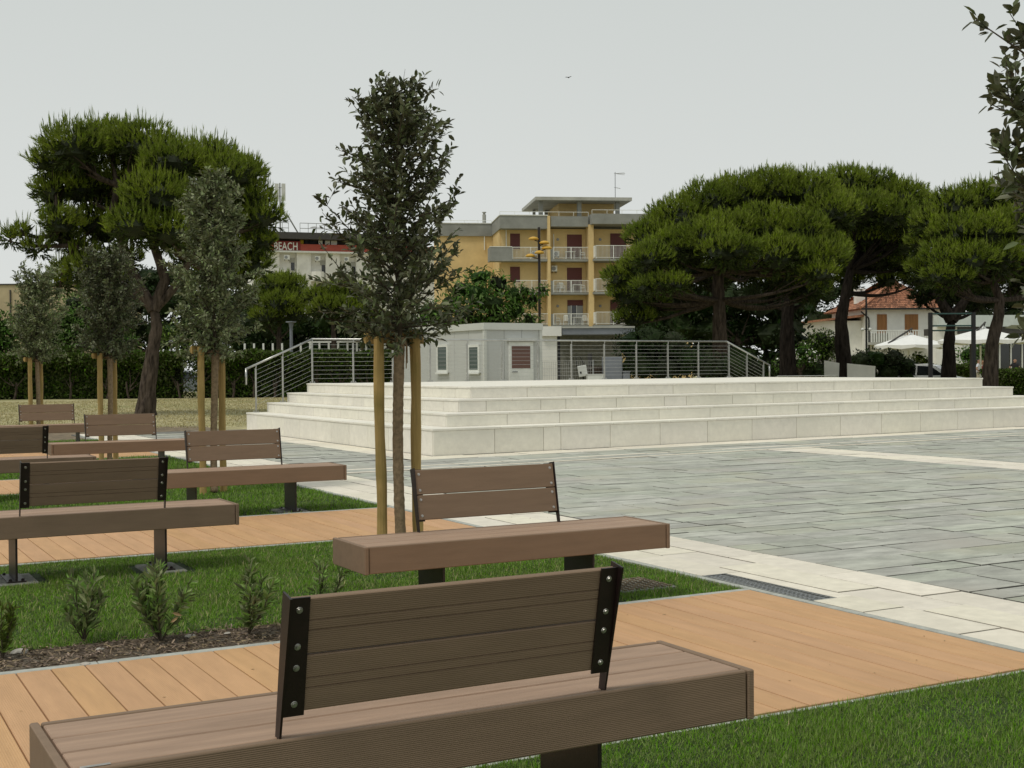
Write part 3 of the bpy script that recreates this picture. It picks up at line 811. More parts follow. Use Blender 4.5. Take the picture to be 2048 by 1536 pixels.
    b.box(.036, .041, -.045, -.035, 1.42, 1.63); b.box(.05, .056, -.03, -.02, 1.46, 1.6)
    tie = b.build('tie_strap', BURLAP, sp_)
    return t
PROF = [(1.6, .44), (1.8, .55), (2.1, .56), (2.4, .47), (2.6, .37), (2.9, .41), (3.15, .36), (3.35, .26), (3.5, .14), (3.6, .06)]
PROF2 = [(1.6, .34), (1.8, .52), (2.1, .54), (2.4, .49), (2.8, .42), (3.15, .34), (3.4, .26), (3.6, .12)]
oak('young_oak', 'young staked tree with large leaves, tallest in the picture, right behind the second bench', 3.92, 8.95, 41, 3.52, 9000, OAKL, PROF, leafL=.060, support_label='two wooden stakes and rail holding the tallest tree, behind the second bench', lean=-.004)
oak('young_oak', 'young staked tree with dense grey green crown in front of the large left pine', 4.14, 14.80, 42, 3.60, 13000, OAKL2, PROF2, support_label='two wooden stakes beside the large left pine trunk, on its right', leafL=.056, turn=R(23))
oak('young_oak', 'young staked tree with dark crown just left of the large pine trunk', 4.08, 20.40, 43, 3.16, 9500, OAKL, PROF2, support_label='two wooden stakes just left of the large pine trunk', leafL=.062, turn=R(34))
oak('young_oak', 'young staked tree at far left in front of the beige building', 3.92, 26.40, 44, 3.28, 9500, OAKL2, PROF2, support_label='two wooden stakes at far left above the farthest bench', leafL=.064, turn=R(41))
oak('young_oak', 'near tree reaching into the picture from the right edge', 4.11, 3.02, 45, 3.60, 11000, OAKL, [(1.5, .38), (1.8, .44), (2.2, .42), (2.5, .38), (2.7, .33), (3.2, .3), (3.6, .1)], z0=1.55, support_label='two wooden stakes of the near tree just outside the right edge', leafL=.056)

# ================================================================== SMALL SHRUBS
def shrub(label, x, y, h, wdt, n, ma, seed, z=0.0):
    rng = np.random.default_rng(seed); rd = random.Random(seed)
    t = thing('shrub', label, 'shrub', (x, y, z), 0, 'small shrubs in the planting bed')
    st = MB(); P, D = [], []
    for k in range(max(7, n//45)):
        az = rd.uniform(0, 6.28); out_ = rd.uniform(.05, 1)*wdt; hh = h*rd.uniform(.6, 1.08)*(1-.25*out_/wdt)
        a = Vector((0, 0, 0)); c = Vector((math.cos(az)*out_*.7, math.sin(az)*out_*.7, hh*.55)); e = Vector((math.cos(az)*out_, math.sin(az)*out_, hh))
        st.tube([a, c, e], [.004, .003, .0015], 4, cap=False)
        for q in range(38):
            f = rd.uniform(.15, 1.0); p = a.lerp(c, f*2) if f < .5 else c.lerp(e, f*2-1)
            P.append(p); D.append((e-a).normalized())
    st.build('stem', TWIG, t); P = np.array(P); D = np.array(D); m_ = len(P)
    D = unit(D*.9+rdir(m_, rng)*.8); Ln = rng.uniform(.032, .068, m_)*(h/.34)
    V, F = leaf_arrays(P+rng.normal(0, .004, (m_, 3)), D, rdir(m_, rng)+np.array([0, 0, .8]), Ln, Ln*rng.uniform(.2, .3, m_), .25)
    tag(link('foliage', raw_mesh('foliage', V, F, ma), t), kind='stuff')
    return t
def gp(px, py):
    d = ray(px, py); k = -EYE/d[2]; return d[0]*k, d[1]*k
for (px, py, h, wd, n, ma, lab) in (
    (168, 1282, .40, .15, 500, SHRUBL, 'small bushy shrub with yellowish tips, left of the other two in the bed'),
    (322, 1284, .41, .18, 700, SHRUBL, 'largest small shrub in the middle of the planting bed'),
    (498, 1268, .40, .17, 540, SHRUBL, 'small shrub with a dead brown leaf, right before the nearest backrest'),
    (6, 1318, .28, .10, 420, SHRUBY, 'yellow green shrub cut by the left edge of the picture'),
    (640, 1232, .34, .20, 320, SHRUBL, 'low sparse plant below the left end of the second bench')):
    x, y = gp(px, py); shrub(lab, x, y, h, wd, n, ma, int(px)+5)
DEADL = mat('dead_leaf', (0.36, 0.255, 0.13), 0.85, 0.15, 20)
shr = [o for o in COL.objects if o.name.startswith('shrub') and o.parent is None]
for k, (x, z, L_, up) in ((1, (.03, .17, .055, -.3)), (1, (.02, .12, .05, .5)), (2, (-.035, .22, .07, -1.0))):
    V, F = leaf_arrays(np.array([[x, -.12, z]]), np.array([[.8, -.1, up]]), np.array([[.1, -1.0, .2]]), L_, L_*.28, .2)
    link('dead_leaf', raw_mesh('dead_leaf', V, F, DEADL), shr[k])
# dry leaves and clippings blown onto deck and paving
n = 40; rng = np.random.default_rng(77)
P = np.concatenate([np.stack([rng.uniform(.6, 5.2, n), rng.uniform(4.15, 6.4, n), np.full(n, .006)], 1), np.stack([rng.uniform(5.3, 12, n), rng.uniform(5, 12, n), np.full(n, .006)], 1)])
D = rdir(2*n, rng); D[:, 2] = .05; V, F = leaf_arrays(P, D, np.array([[0, 0, 1.0]])+.2*rdir(2*n, rng), rng.uniform(.008, .028, 2*n), rng.uniform(.003, .007, 2*n), .3)
tag(link('leaf_litter', raw_mesh('leaf_litter', V, F, DEADL)), 'tiny dry leaves and clippings scattered on the near deck and paving', 'leaves', kind='stuff')

# ================================================================== PINES AND OTHER TREES
def limb(b, a, c, r0, r1, sag, rd, n=7, sides=7):
    pts, rad = [], []; a = Vector(a); c = Vector(c); L_ = (c-a).length
    off = Vector((rd.uniform(-1, 1), rd.uniform(-1, 1), rd.uniform(-.5, .5)))*L_*.07
    for i in range(n):
        f = i/(n-1); p = a.lerp(c, f)+off*math.sin(math.pi*f)+Vector((0, 0, -sag*L_*math.sin(math.pi*f)))
        pts.append(p); rad.append(r0*(1-f)+r1*f)
    b.tube(pts, rad, sides, wob=.10, rng=rd); return pts

def lump(b, c, r, squash, rng):  # lumpy core closing a crown; its dark colour stands in for inner shade
    bm_ = bmesh.new(); bmesh.ops.create_icosphere(bm_, subdivisions=2, radius=1.0)
    vs = [(c[0]+v.co.x*r*k, c[1]+v.co.y*r*k, max(.0, c[2]+v.co.z*r*k*squash)) for v, k in zip(bm_.verts, rng.uniform(.66, 1.18, len(bm_.verts)))]
    b.add(vs, [tuple(v.index for v in f.verts) for f in bm_.faces]); bm_.free()
PINEC = mat('shaded_needles', (0.018, 0.026, 0.008), 0.8, 0.2, 6)  # near black needle colour with the shade inside the crown put into it
def pine(name, label, D, base_px, trunk_pts, lobes, seed, tuft=.34, dens=1.0, r_tr=.34, ma=PINEN, K=15, fork=None, squash=.72, limb_from=2, old=True, group=None, spread_d=1.0, cat='tree', wid=.040, bark=None, candle=1.0):
    """trunk_pts: (px, py) up the stem; lobes: (px, py, radius px, depth offset m)"""
    rng = np.random.default_rng(seed); rd = random.Random(seed); bark = bark or BARK
    gx, gy = ground_at(base_px, D); t = thing(name, label, cat, (gx, gy, -.05), 0, group)
    org = np.array([gx, gy, -.05]); loc = lambda px, py, dd=0: Vector(W(px, py, D+dd)-org)
    tp = [Vector((0, 0, 0))]+[loc(px, py) for px, py in trunk_pts]; n = len(tp)
    b = MB(); pts, rad = [], []
    for i in range(n-1):
        for q in range(4):
            f = (i+q/4)/(n-1); pts.append(tp[i].lerp(tp[i+1], q/4)); rad.append(r_tr*(1.25-.25*min(1, f*6))*(1-.55*f))
    pts.append(tp[-1]); rad.append(r_tr*.42)
    b.tube(pts, rad, 14, wob=.09, rng=rd)
    roots = tp[limb_from:]
    for (i0, fr0, fr1, chain) in (fork or []):
        ch = [tp[i0]]+[loc(*q) for q in chain]; fp, frd = [], []
        for i in range(len(ch)-1):
            for q in range(4):
                f = (i+q/4)/(len(ch)-1); fp.append(ch[i].lerp(ch[i+1], q/4)); frd.append(fr0*(1-f)+fr1*f)
        fp.append(ch[-1]); frd.append(fr1); b.tube(fp, frd, 10, wob=.09, rng=rd); roots = roots+ch[2:]
    b.build('trunk', bark, t, smooth=False)
    b = MB(); parts = []; parts2 = []; hb = MB()
    lobes = [(*q, False) for q in lobes]+[(q[0]+rd.uniform(-.55, .55)*q[2], q[1]+rd.uniform(-.1, .45)*q[2], q[2]*.82, q[3]+.7, True) for q in lobes if q[2] > 40 or (q[2] > 34 and D > 60)]
    for (px, py, rp, dd, fill) in lobes:
        c = loc(px, py, dd*spread_d); r = rp*D/F_PX
        # branch from trunk (or fork) into the lobe
        root = min(roots, key=lambda v: (v-c).length+(.8 if v.z > c.z else 0))
        pl = limb(b, root, c-Vector((0, 0, r*.25)), max(.035, r_tr*.30), .02, .05, rd)
        for q in range(5):
            e = c+Vector(rdir(1, rng)[0])*r*.8; e.z = c.z+abs(e.z-c.z)*.5
            limb(b, pl[rd.randint(3, 6)], e, .028, .008, .03, rd, 4, 4)
        ca = np.array(c)
        nn = int(dens*(430 if not fill else 240)*r*r)+20
        nrm = rdir(nn, rng); nrm[:, 2] = np.where(nrm[:, 2] < -.15, -nrm[:, 2]*.6, nrm[:, 2]); nrm = unit(nrm)
        rad_ = r*rng.uniform(.80, 1.04, nn)[:, None]*(1+.16*np.sin(nrm[:, :1]*5+px)*np.cos(nrm[:, 1:2]*6+py))
        P = ca+nrm*rad_*np.array([1, 1, squash])
        parts.append(tuft_arrays(P, unit(nrm*.75+np.array([0, 0, .75])+rdir(nn, rng)*.35), tuft*.66*rng.uniform(.6, 1.3, nn), 11, wid*.62, .85, rng, .62))
        nc = 0 if fill else int(nn*.09*candle); q = rdir(nc, rng); q[:, 2] = np.abs(q[:, 2])*.8+.25; q = unit(q)     # long upright candles on the upper side
        parts.append(tuft_arrays(ca+q*r*np.array([1, 1, squash])*.98, np.array([[0, 0, 1.0]])+q*.18+rdir(nc, rng)*.06, tuft*1.15*candle**.5*rng.uniform(.6, 1.3, nc), 13, wid*.5, .26, rng, .34)) if nc else None
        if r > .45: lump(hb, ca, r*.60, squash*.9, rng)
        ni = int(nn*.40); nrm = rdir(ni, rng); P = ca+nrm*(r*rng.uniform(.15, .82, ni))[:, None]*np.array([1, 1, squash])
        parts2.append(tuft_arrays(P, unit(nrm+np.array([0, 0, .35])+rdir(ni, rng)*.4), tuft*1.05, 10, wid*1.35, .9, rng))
    b.build('branches', bark, t)
    V, F = join_arrays(parts); tag(link('crown', raw_mesh('crown', V, F, ma), t), kind='stuff')
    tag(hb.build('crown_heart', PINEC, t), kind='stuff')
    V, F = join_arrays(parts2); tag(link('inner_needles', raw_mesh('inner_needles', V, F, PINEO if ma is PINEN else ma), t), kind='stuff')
    return t

PG = 'pines around the square'
pine('pine_tree', 'large pine with leaning bare trunk and one sided crown at left', 42.3, 290,
     [(296, 770), (306, 700), (314, 655), (308, 620)],
     [(150, 300, 66, -.6), (104, 330, 44, .3), (215, 285, 58, .5), (285, 300, 70, .2), (345, 330, 62, -.8), (410, 330, 66, .6), (465, 355, 56, -.4), (498, 400, 50, .3),
      (526, 440, 44, 0), (522, 485, 30, .5), (512, 535, 30, .8), (165, 545, 36, -.4), (232, 565, 34, .6), (120, 570, 26, .8), (128, 475, 34, .4), (110, 385, 44, .6), (165, 380, 66, 1.0), (240, 370, 70, 1.3), (310, 400, 66, -1.6), (385, 410, 70, 1.5), (455, 440, 66, .8),
      (478, 500, 50, .9), (120, 450, 40, -.5), (185, 450, 50, 1.2), (270, 455, 52, -2.0), (340, 470, 50, -1.7), (75, 500, 26, -.4), (20, 478, 20, -.6), (42, 466, 16, -.6),
      (165, 510, 34, .4), (130, 545, 30, 1.2), (200, 545, 34, 1.6), (440, 545, 46, 1.4), (480, 560, 36, 1.2), (250, 520, 36, 1.9), (390, 505, 44, 2.0)],
     1, tuft=.36, dens=.85, candle=1.7, r_tr=.30, K=15, fork=[(4, .21, .09, [(280, 575), (255, 525), (240, 470), (225, 420), (235, 370)]), (4, .20, .09, [(330, 560), (318, 520), (300, 470), (310, 420)]), (4, .16, .08, [(345, 580), (380, 520), (420, 470), (450, 430)]), (4, .09, .04, [(240, 560), (185, 520), (150, 490), (110, 470)])], limb_from=4, group=PG, spread_d=1.0)
pine('pine_tree', 'broad umbrella pine with bare lower branches in front of the yellow hotel', 50, 1442,
     [(1440, 680), (1438, 600), (1436, 540), (1436, 500)],
     [(1262, 590, 46, 0), (1240, 560, 34, -.3), (1285, 545, 52, -.6), (1305, 480, 54, 0), (1360, 440, 62, .3), (1420, 410, 62, .5), (1480, 395, 62, .8), (1545, 385, 64, 1.0), (1610, 392, 66, .8),
      (1660, 430, 60, 0), (1350, 505, 58, -1.2), (1410, 485, 58, -1.6), (1460, 470, 62, -.8), (1525, 460, 66, -.6), (1590, 470, 66, -.6), (1445, 505, 44, -2.4), (1480, 500, 34, -2.6), (1560, 515, 58, -1.6), (1610, 520, 56, -1.2),
      (1645, 520, 48, -1.4), (1655, 500, 44, -.6), (1640, 550, 34, -2.0), (1320, 572, 26, -2.2), (1350, 570, 24, -2.3), (1290, 578, 24, -2.0), (1300, 520, 40, -2.0), (1270, 640, 38, .8), (1300, 610, 40, 1.4), (1380, 545, 46, 2.4), (1560, 560, 46, 2.6), (1500, 540, 50, 3.2), (1420, 560, 50, 3.4), (1340, 600, 44, 3.0), (1610, 580, 46, 3)],
     2, tuft=.36, dens=.95, r_tr=.33, K=14, limb_from=2, group=PG, spread_d=1.25)
pine('pine_tree', 'umbrella pine behind the broad one, its dark trunk before the white villa', 56, 1694,
     [(1684, 690), (1682, 640), (1692, 585), (1700, 540)],
     [(1690, 372, 50, 0), (1745, 378, 52, .5), (1800, 398, 48, 0), (1845, 418, 36, 0), (1660, 400, 48, .6), (1715, 425, 60, -.8), (1775, 435, 58, -.6), (1825, 455, 44, .2), (1735, 480, 58, .4), (1790, 490, 54, .8), (1690, 480, 52, 1.0), (1760, 525, 44, 1.6), (1715, 530, 44, 1.8), (1810, 530, 40, 1.6), (1775, 560, 34, 2), (1700, 565, 34, 2.2), (1835, 560, 32, 2.4)],
     3, tuft=.36, dens=.9, bark=BARK_SHADE, r_tr=.36, K=13, limb_from=3, group=PG, spread_d=1.3)
pine('pine_tree', 'right pine with leaning grey trunk beside the standing man', 46, 1976,
     [(1984, 690), (1996, 640), (2000, 600), (1985, 560)],
     [(1905, 415, 46, 0), (1955, 405, 52, .3), (2010, 400, 56, .6), (2070, 400, 60, .5), (1865, 450, 40, 0), (1915, 470, 54, -.8), (1970, 470, 56, -.9), (2030, 460, 60, -.6), (1845, 490, 34, .6), (1890, 520, 46, -1.2), (1945, 525, 46, -1.6), (2000, 520, 46, -1.0), (1880, 555, 34, -1.5), (1915, 560, 30, -1.6), (2060, 510, 56, 0), (2110, 450, 60, 0), (1960, 560, 36, 1.4), (1900, 575, 34, 1.8), (2040, 565, 44, 1.8), (1850, 540, 36, 1.6), (2090, 560, 50, 1.4)],
     4, tuft=.36, dens=.95, r_tr=.27, K=14, limb_from=2, group=PG, spread_d=1.2)
pine('pine_tree', 'black forked pine trunk between the two posts of the exercise frame', 60, 1896,
     [(1898, 690), (1903, 640)],
     [(1880, 582, 36, .5), (1935, 585, 36, .5), (1910, 560, 40, 1), (1855, 575, 36, 1), (1965, 575, 38, 1), (1845, 600, 24, 1.5), (1900, 600, 26, 2), (1960, 610, 26, 1.5)],
     5, tuft=.36, dens=.8, bark=BARK_SHADE, r_tr=.38, K=12, ma=SHADEL, limb_from=2, group=PG, fork=[(2, .30, .16, [(1888, 615), (1876, 590)]), (2, .30, .16, [(1920, 615), (1938, 590)])])
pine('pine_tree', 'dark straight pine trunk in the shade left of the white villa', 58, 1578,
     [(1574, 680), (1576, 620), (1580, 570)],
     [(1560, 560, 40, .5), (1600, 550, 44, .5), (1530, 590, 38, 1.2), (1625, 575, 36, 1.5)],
     6, tuft=.4, dens=.8, bark=BARK_SHADE, r_tr=.40, K=12, ma=SHADEL, limb_from=2, group=PG)
# small bushy pines beyond the left hedge
pine('pine_tree', 'bushy round pine behind the hedge, below the white hotel', 76, 560, [(558, 680), (560, 630)],
     [(545, 575, 32, 0), (580, 572, 32, .5), (520, 600, 34, 0), (600, 600, 30, .3), (560, 610, 36, -.8), (535, 635, 34, -.5), (590, 630, 32, -.4), (560, 570, 30, 1.0)],
     7, tuft=.40, dens=.8, r_tr=.2, K=11, limb_from=1, group='small pines beyond the hedge', wid=.04)
pine('pine_tree', 'bushy light green pine behind the hedge, left of the tallest tree', 73, 665, [(668, 680), (665, 640)],
     [(640, 595, 28, 0), (670, 585, 30, .3), (705, 590, 32, .3), (655, 615, 30, -.5), (690, 620, 34, -.4), (730, 605, 30, .3), (640, 625, 24, 0), (745, 640, 30, .5)],
     8, tuft=.40, dens=.8, r_tr=.2, K=11, limb_from=1, group='small pines beyond the hedge', wid=.04)

def leafy(name, label, D, base_px, lobes, seed, ma, leafL=.22, dens=1.0, cat='tree', group=None, trunk=True, droop=.2, flowers=0, aspect=.5, squash=.85, core=True):
    rng = np.random.default_rng(seed); rd = random.Random(seed)
    gx, gy = ground_at(base_px, D); t = thing(name, label, cat, (gx, gy, -.05), 0, group)
    org = np.array([gx, gy, -.05]); parts = []; b = MB(); fl = []; hb = MB()
    top = Vector((0, 0, max(.4, (W(lobes[0][0], lobes[0][1], D)-org)[2]*.55)))
    if trunk: limb(b, (0, 0, 0), top, .16, .10, 0, rd, 6, 8)
    for (px, py, rp, dd) in lobes:
        c = W(px, py, D+dd)-org; r = rp*D/F_PX
        if trunk: limb(b, top, c, .07, .015, .0, rd, 5, 5)
        n = int(dens*420*r*r/(leafL/.22)**2)+20
        nrm = rdir(n, rng); P = c+nrm*(r*np.where(rng.uniform(0, 1, n) < .72, rng.uniform(.78, 1.08, n), rng.uniform(.3, .8, n)))[:, None]*np.array([1, 1, squash])*(1+.18*np.sin(nrm[:, :1]*6+px)*np.sin(nrm[:, 2:]*7+py))
        P[:, 2] = np.maximum(P[:, 2], .03)
        Dr = unit(nrm*.7+rdir(n, rng)*.9+np.array([0, 0, -droop])); N = unit(nrm*.8+np.array([0, 0, .8])+rdir(n, rng)*.5)
        Ln = leafL*rng.uniform(.6, 1.3, n); parts.append(leaf_arrays(P, Dr, N, Ln, Ln*aspect*rng.uniform(.7, 1.2, n), .15))
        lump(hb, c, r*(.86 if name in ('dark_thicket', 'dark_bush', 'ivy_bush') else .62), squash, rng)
        if flowers:
            k = int(flowers*r*r); q = rdir(k, rng); q[:, 2] = np.abs(q[:, 2]); Pq = c+q*r*1.02
            fl.append(leaf_arrays(Pq, rdir(k, rng), q, .13, .12, .1))
    if trunk: b.build('trunk', BARK, t)
    V, F = join_arrays(parts); tag(link('crown', raw_mesh('crown', V, F, ma), t), kind='stuff')
    tag(hb.build('shade_core', SHADEL, t), kind='stuff')  # dark lumps give the foliage its inner shade by colour
    if fl:
        V, F = join_arrays(fl); tag(link('flowers', raw_mesh('flowers', V, F, PAPERW), t), kind='stuff')
    return t
leafy('broadleaf_tree', 'spreading bright green tree above the grey cabin, before the yellow hotel', 60, 960,
      [(960, 556, 30, 0), (925, 580, 32, 0), (995, 568, 30, 0), (955, 590, 36, -.8), (1025, 590, 28, 0), (1050, 582, 18, 0), (1065, 600, 18, .2), (900, 610, 34, .3), (985, 610, 38, -.8), (930, 630, 38, -.5), (1030, 620, 34, 0), (1000, 640, 34, -.4), (880, 640, 34, .4), (1060, 640, 22, 0), (1085, 578, 12, 0), (960, 645, 34, 0), (855, 625, 30, .5)],
      31, BROADL, .26, 1.25, droop=.5, aspect=.32)
leafy('broadleaf_tree', 'dark round shrub tree at the left edge above the hedge', 71, 10, [(8, 655, 34, 0), (-14, 640, 30, 0), (28, 665, 22, 0), (0, 690, 30, 0), (30, 700, 20, 0)], 32, BROADL, .2, 1.2)
leafy('broadleaf_tree', 'green tree filling the gap between the two leftmost staked trees', 74, 150, [(150, 610, 34, 0), (170, 640, 34, 0), (125, 640, 30, 0), (195, 620, 30, .5), (150, 675, 36, 0), (200, 670, 34, 0), (235, 650, 30, .5), (250, 690, 30, 0), (110, 680, 30, 0)], 33, BROADL, .2, 1.2)
leafy('broadleaf_tree', 'light green leafy sapling right of the large pine trunk', 70, 345, [(340, 660, 20, 0), (355, 680, 20, 0), (330, 690, 18, 0), (370, 695, 16, 0)], 34, SHRUBY, .24, 1.0, aspect=.28, droop=.4)
leafy('dark_thicket', 'black shaded thicket behind the white fence and the hedge', 80, 620, [(500, 650, 36, 0), (545, 660, 40, 0), (595, 655, 40, 0), (645, 655, 40, 0), (700, 655, 40, 0), (750, 650, 40, 0), (800, 650, 36, 0), (520, 690, 34, 0), (575, 695, 36, 0), (630, 695, 36, 0), (690, 695, 36, 0), (745, 695, 36, 0), (480, 685, 30, 0), (440, 660, 34, 0), (400, 650, 34, 0), (420, 695, 30, 0)], 35, SHADEL, .26, .9, cat='bushes')
leafy('dark_thicket', 'dark shaded trees behind the left hedge and the large pine trunk', 86, 300, [(60, 640, 34, 0), (110, 650, 34, 0), (160, 640, 36, 1), (220, 620, 40, 0), (270, 600, 40, 1), (320, 610, 40, 0), (375, 600, 40, 0), (430, 600, 40, 1), (480, 610, 36, 0), (80, 690, 34, 0), (140, 690, 36, 0), (200, 680, 38, 0), (260, 660, 40, 0), (320, 665, 40, 0), (380, 660, 40, 0), (440, 655, 40, 0), (240, 560, 34, 2), (300, 560, 36, 2), (360, 555, 36, 2), (420, 550, 36, 2), (180, 575, 30, 2)], 55, SHADEL, .28, .8, cat='trees')
leafy('dark_thicket', 'black shaded trees below the umbrella pine crowns', 68, 1480, [(1330, 600, 46, 0), (1390, 610, 50, 0), (1450, 600, 50, 1), (1510, 600, 50, 0), (1560, 620, 46, 1), (1300, 650, 46, 0), (1360, 660, 50, 0), (1420, 665, 50, 0), (1480, 660, 50, 1), (1540, 670, 46, 0), (1340, 715, 44, 0), (1410, 720, 46, 0), (1480, 720, 46, 0), (1550, 725, 40, 0), (1600, 690, 34, 2), (1290, 700, 40, 1), (1580, 650, 36, 1), (1610, 610, 30, 2)], 36, SHADEL, .28, .8, cat='trees')
leafy('dark_thicket', 'dark trees far behind the villa roof and the restaurant', 135, 1700, [(1620, 600, 26, 0), (1655, 585, 26, 0), (1695, 580, 24, 0), (1850, 600, 26, 0), (1890, 600, 28, 0), (1935, 600, 30, 0), (1985, 600, 30, 0), (2035, 600, 30, 0), (1640, 640, 30, 0), (1680, 630, 30, 0), (1900, 640, 34, 0), (1960, 640, 34, 0), (2020, 640, 34, 0)], 56, SHADEL, .3, .7, cat='trees')
leafy('ivy_bush', 'dark leafy bush behind the cables, right of the grey cabinets', 43, 1270, [(1262, 690, 34, 0), (1300, 680, 36, 0), (1340, 690, 36, 0), (1280, 730, 40, 0), (1330, 735, 40, 0), (1375, 720, 38, 0), (1240, 745, 26, .3), (1420, 735, 36, 0), (1465, 735, 34, .4), (1505, 740, 30, .4)], 37, SHADEL, .10, .95, cat='bush', trunk=False)
leafy('oleander', 'white flowering bush beside the dark straight pine trunk', 62, 1600, [(1605, 705, 20, 0), (1585, 720, 20, 0), (1620, 715, 18, 0), (1560, 730, 16, 0)], 38, BROADL, .14, .8, cat='bush', flowers=60)
leafy('round_bush', 'round green bush left of the villa, behind a pine trunk', 64, 1650, [(1645, 678, 26, 0), (1665, 690, 24, 0), (1625, 695, 22, 0), (1650, 705, 24, 0)], 39, HEDGEL, .14, 1.1, cat='bush')
leafy('dark_bush', 'black bush in front of the villa beneath the first white parasol', 62, 1760, [(1720, 722, 24, 0), (1750, 716, 24, 0), (1785, 720, 26, 0), (1810, 732, 22, 0), (1775, 745, 26, 0), (1815, 755, 20, 0), (1740, 745, 22, 0)], 40, SHADEL, .13, 1.0, cat='bush', trunk=False)
leafy('dark_bush', 'black low bush behind the right sloping end of the railing', 64, 1600, [(1570, 735, 26, 0), (1605, 738, 26, 0), (1640, 740, 24, 0), (1625, 760, 22, 0), (1585, 760, 22, 0)], 46, SHADEL, .13, 1.0, cat='bush', trunk=False)
leafy('potted_plant', 'light green plants between the parasol pole and the exercise frame', 76, 1845, [(1838, 715, 12, 0), (1850, 722, 10, 0), (1832, 728, 10, 0)], 47, SHRUBY, .16, 1.2, cat='plant', trunk=False)
leafy('potted_plant', 'dark green bush behind the forked trunk near the second parasol', 82, 1945, [(1935, 710, 22, 0), (1965, 705, 20, 0), (1950, 725, 20, 0)], 48, BROADL, .16, 1.0, cat='bush', trunk=False)

# ------------------------------------------------------------------ hedges
def hedge(label, px0, px1, D, py_top, thick, seed, ma, n, hollow, leafL=.13, stems=0, gap=None):
    rng = np.random.default_rng(seed); rd = random.Random(seed)
    a = W(px0, 735, D); c = W(px1, 735, D); L_ = math.hypot(c[0]-a[0], c[1]-a[1]); ht = W((px0+px1)/2, py_top, D)[2]
    t = thing('hedge', label, 'hedge', (a[0], a[1], -.05), math.atan2(c[1]-a[1], c[0]-a[0]))
    x = rng.uniform(0, L_, n); ht_ = ht+.05+.07*np.sin(x*1.7)+.05*np.sin(x*4.1+1)
    k = rng.uniform(0, 1, n); y = np.empty(n); z = np.empty(n)
    top = k < .46; y[top] = rng.uniform(-.1, thick+.1, top.sum()); z[top] = ht_[top]-np.abs(rng.normal(0, .10, top.sum()))
    fr = (k >= .46) & (k < .62); y[fr] = rng.normal(-.02, .10, fr.sum()); z[fr] = ht_[fr]-.03-np.abs(rng.normal(0, .28, fr.sum()))
    lo = k >= .62; y[lo] = (hollow+rng.uniform(0, .55, lo.sum())); z[lo] = rng.uniform(.02, 1, lo.sum())*(ht_[lo]-.15)
    if gap:
        g0, g1 = gap; keep = ~((x > g0*L_) & (x < g1*L_) & (z < ht*.72) & (z > .25) & (rng.uniform(0, 1, n) < .7)); x, y, z = x[keep], y[keep], z[keep]; n = len(x)
    P = np.stack([x, y, z], 1); Dr = unit(rdir(n, rng)+np.array([0, -.25, .35])); N = unit(rdir(n, rng)*.9+np.array([0, -.5, .9]))
    Ln = leafL*rng.uniform(.6, 1.3, n); V, F = leaf_arrays(P, Dr, N, Ln, Ln*.45, .15)
    tag(link('foliage', raw_mesh('foliage', V, F, ma), t), kind='stuff')
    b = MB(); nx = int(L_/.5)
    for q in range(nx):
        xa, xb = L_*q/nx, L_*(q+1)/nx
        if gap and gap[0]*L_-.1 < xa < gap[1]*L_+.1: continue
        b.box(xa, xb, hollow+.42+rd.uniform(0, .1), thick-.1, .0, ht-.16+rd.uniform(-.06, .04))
    tag(b.build('shade_core', SHADEL, t), kind='stuff')  # dark boxes behind the leaves stand in for shade inside the hedge
    for s in range(stems):
        xx = (s+rd.uniform(.2, .8))*L_/stems; b = MB()
        limb(b, (xx, .12, 0), (xx+rd.uniform(-.2, .2), .2, .9), .07, .05, 0, rd, 5, 6)
        for q in range(3): limb(b, (xx+rd.uniform(-.05, .05), .18, rd.uniform(.3, .85)), (xx+rd.uniform(-.9, .9), .1+rd.uniform(0, .5), rd.uniform(1.1, 1.7)), .035, .015, .05, rd, 5, 5)
        b.build('stem', BARK, t)
    return t
hedge('tall clipped hedge with dark hollow base along the dry grass field', -90, 800, 67.5, 707, 1.3, 51, HEDGEL, 62000, .35, .17, 17, gap=(.485, .53))
hedge('clipped leafy hedge at right edge beside the leaning pine trunk', 1975, 2140, 60, 742, 1.0, 52, HEDGEL, 16000, .02, .12, 0)
hedge('low clipped hedge behind the white car and the forked trunk', 1805, 1990, 80, 730, 1.0, 53, HEDGEL, 12000, .02, .14, 0)

# ================================================================== YELLOW HOTEL
VIEW_DEG = -math.degrees(YAW)
HF = Frame(1000, 116, VIEW_DEG+7.5)
hotel = thing('hotel', 'yellow four storey hotel with grey parapets and white balcony railings', 'building', (HF.o[0], HF.o[1], 0), HF.a)
def part(fr, root, name, ma, x0, y0, x1, y1, t0, t1, plane=None, ch=0.0):
    """box whose front face fills the photo rectangle on the plane t0"""
    s0, s1, z0, z1 = fr.rect(x0, y0, x1, y1, t0 if plane is None else plane)
    b = MB(); b.box(s0, s1, t0, t1, max(z0, -.05), z1); return b.build(name, ma, root)
def bx(root, name, ma, *a):
    b = MB(); b.box(*a); return b.build(name, ma, root)
H_ = HF.at
zroof = H_(1050, 432)[1]; s_r = H_(1300, 500, 1.3)[0]+4
zwing = H_(930, 447, 6.5)[1]; s_wl = H_(879, 500, 6.6)[0]
bx(hotel, 'wall', YELLOW, .35, s_r, 1.3, 10, -.05, zroof-1.0)
bx(hotel, 'wall', YELLOW, s_wl, .345, 6.6, 14, -.05, zwing-.9)
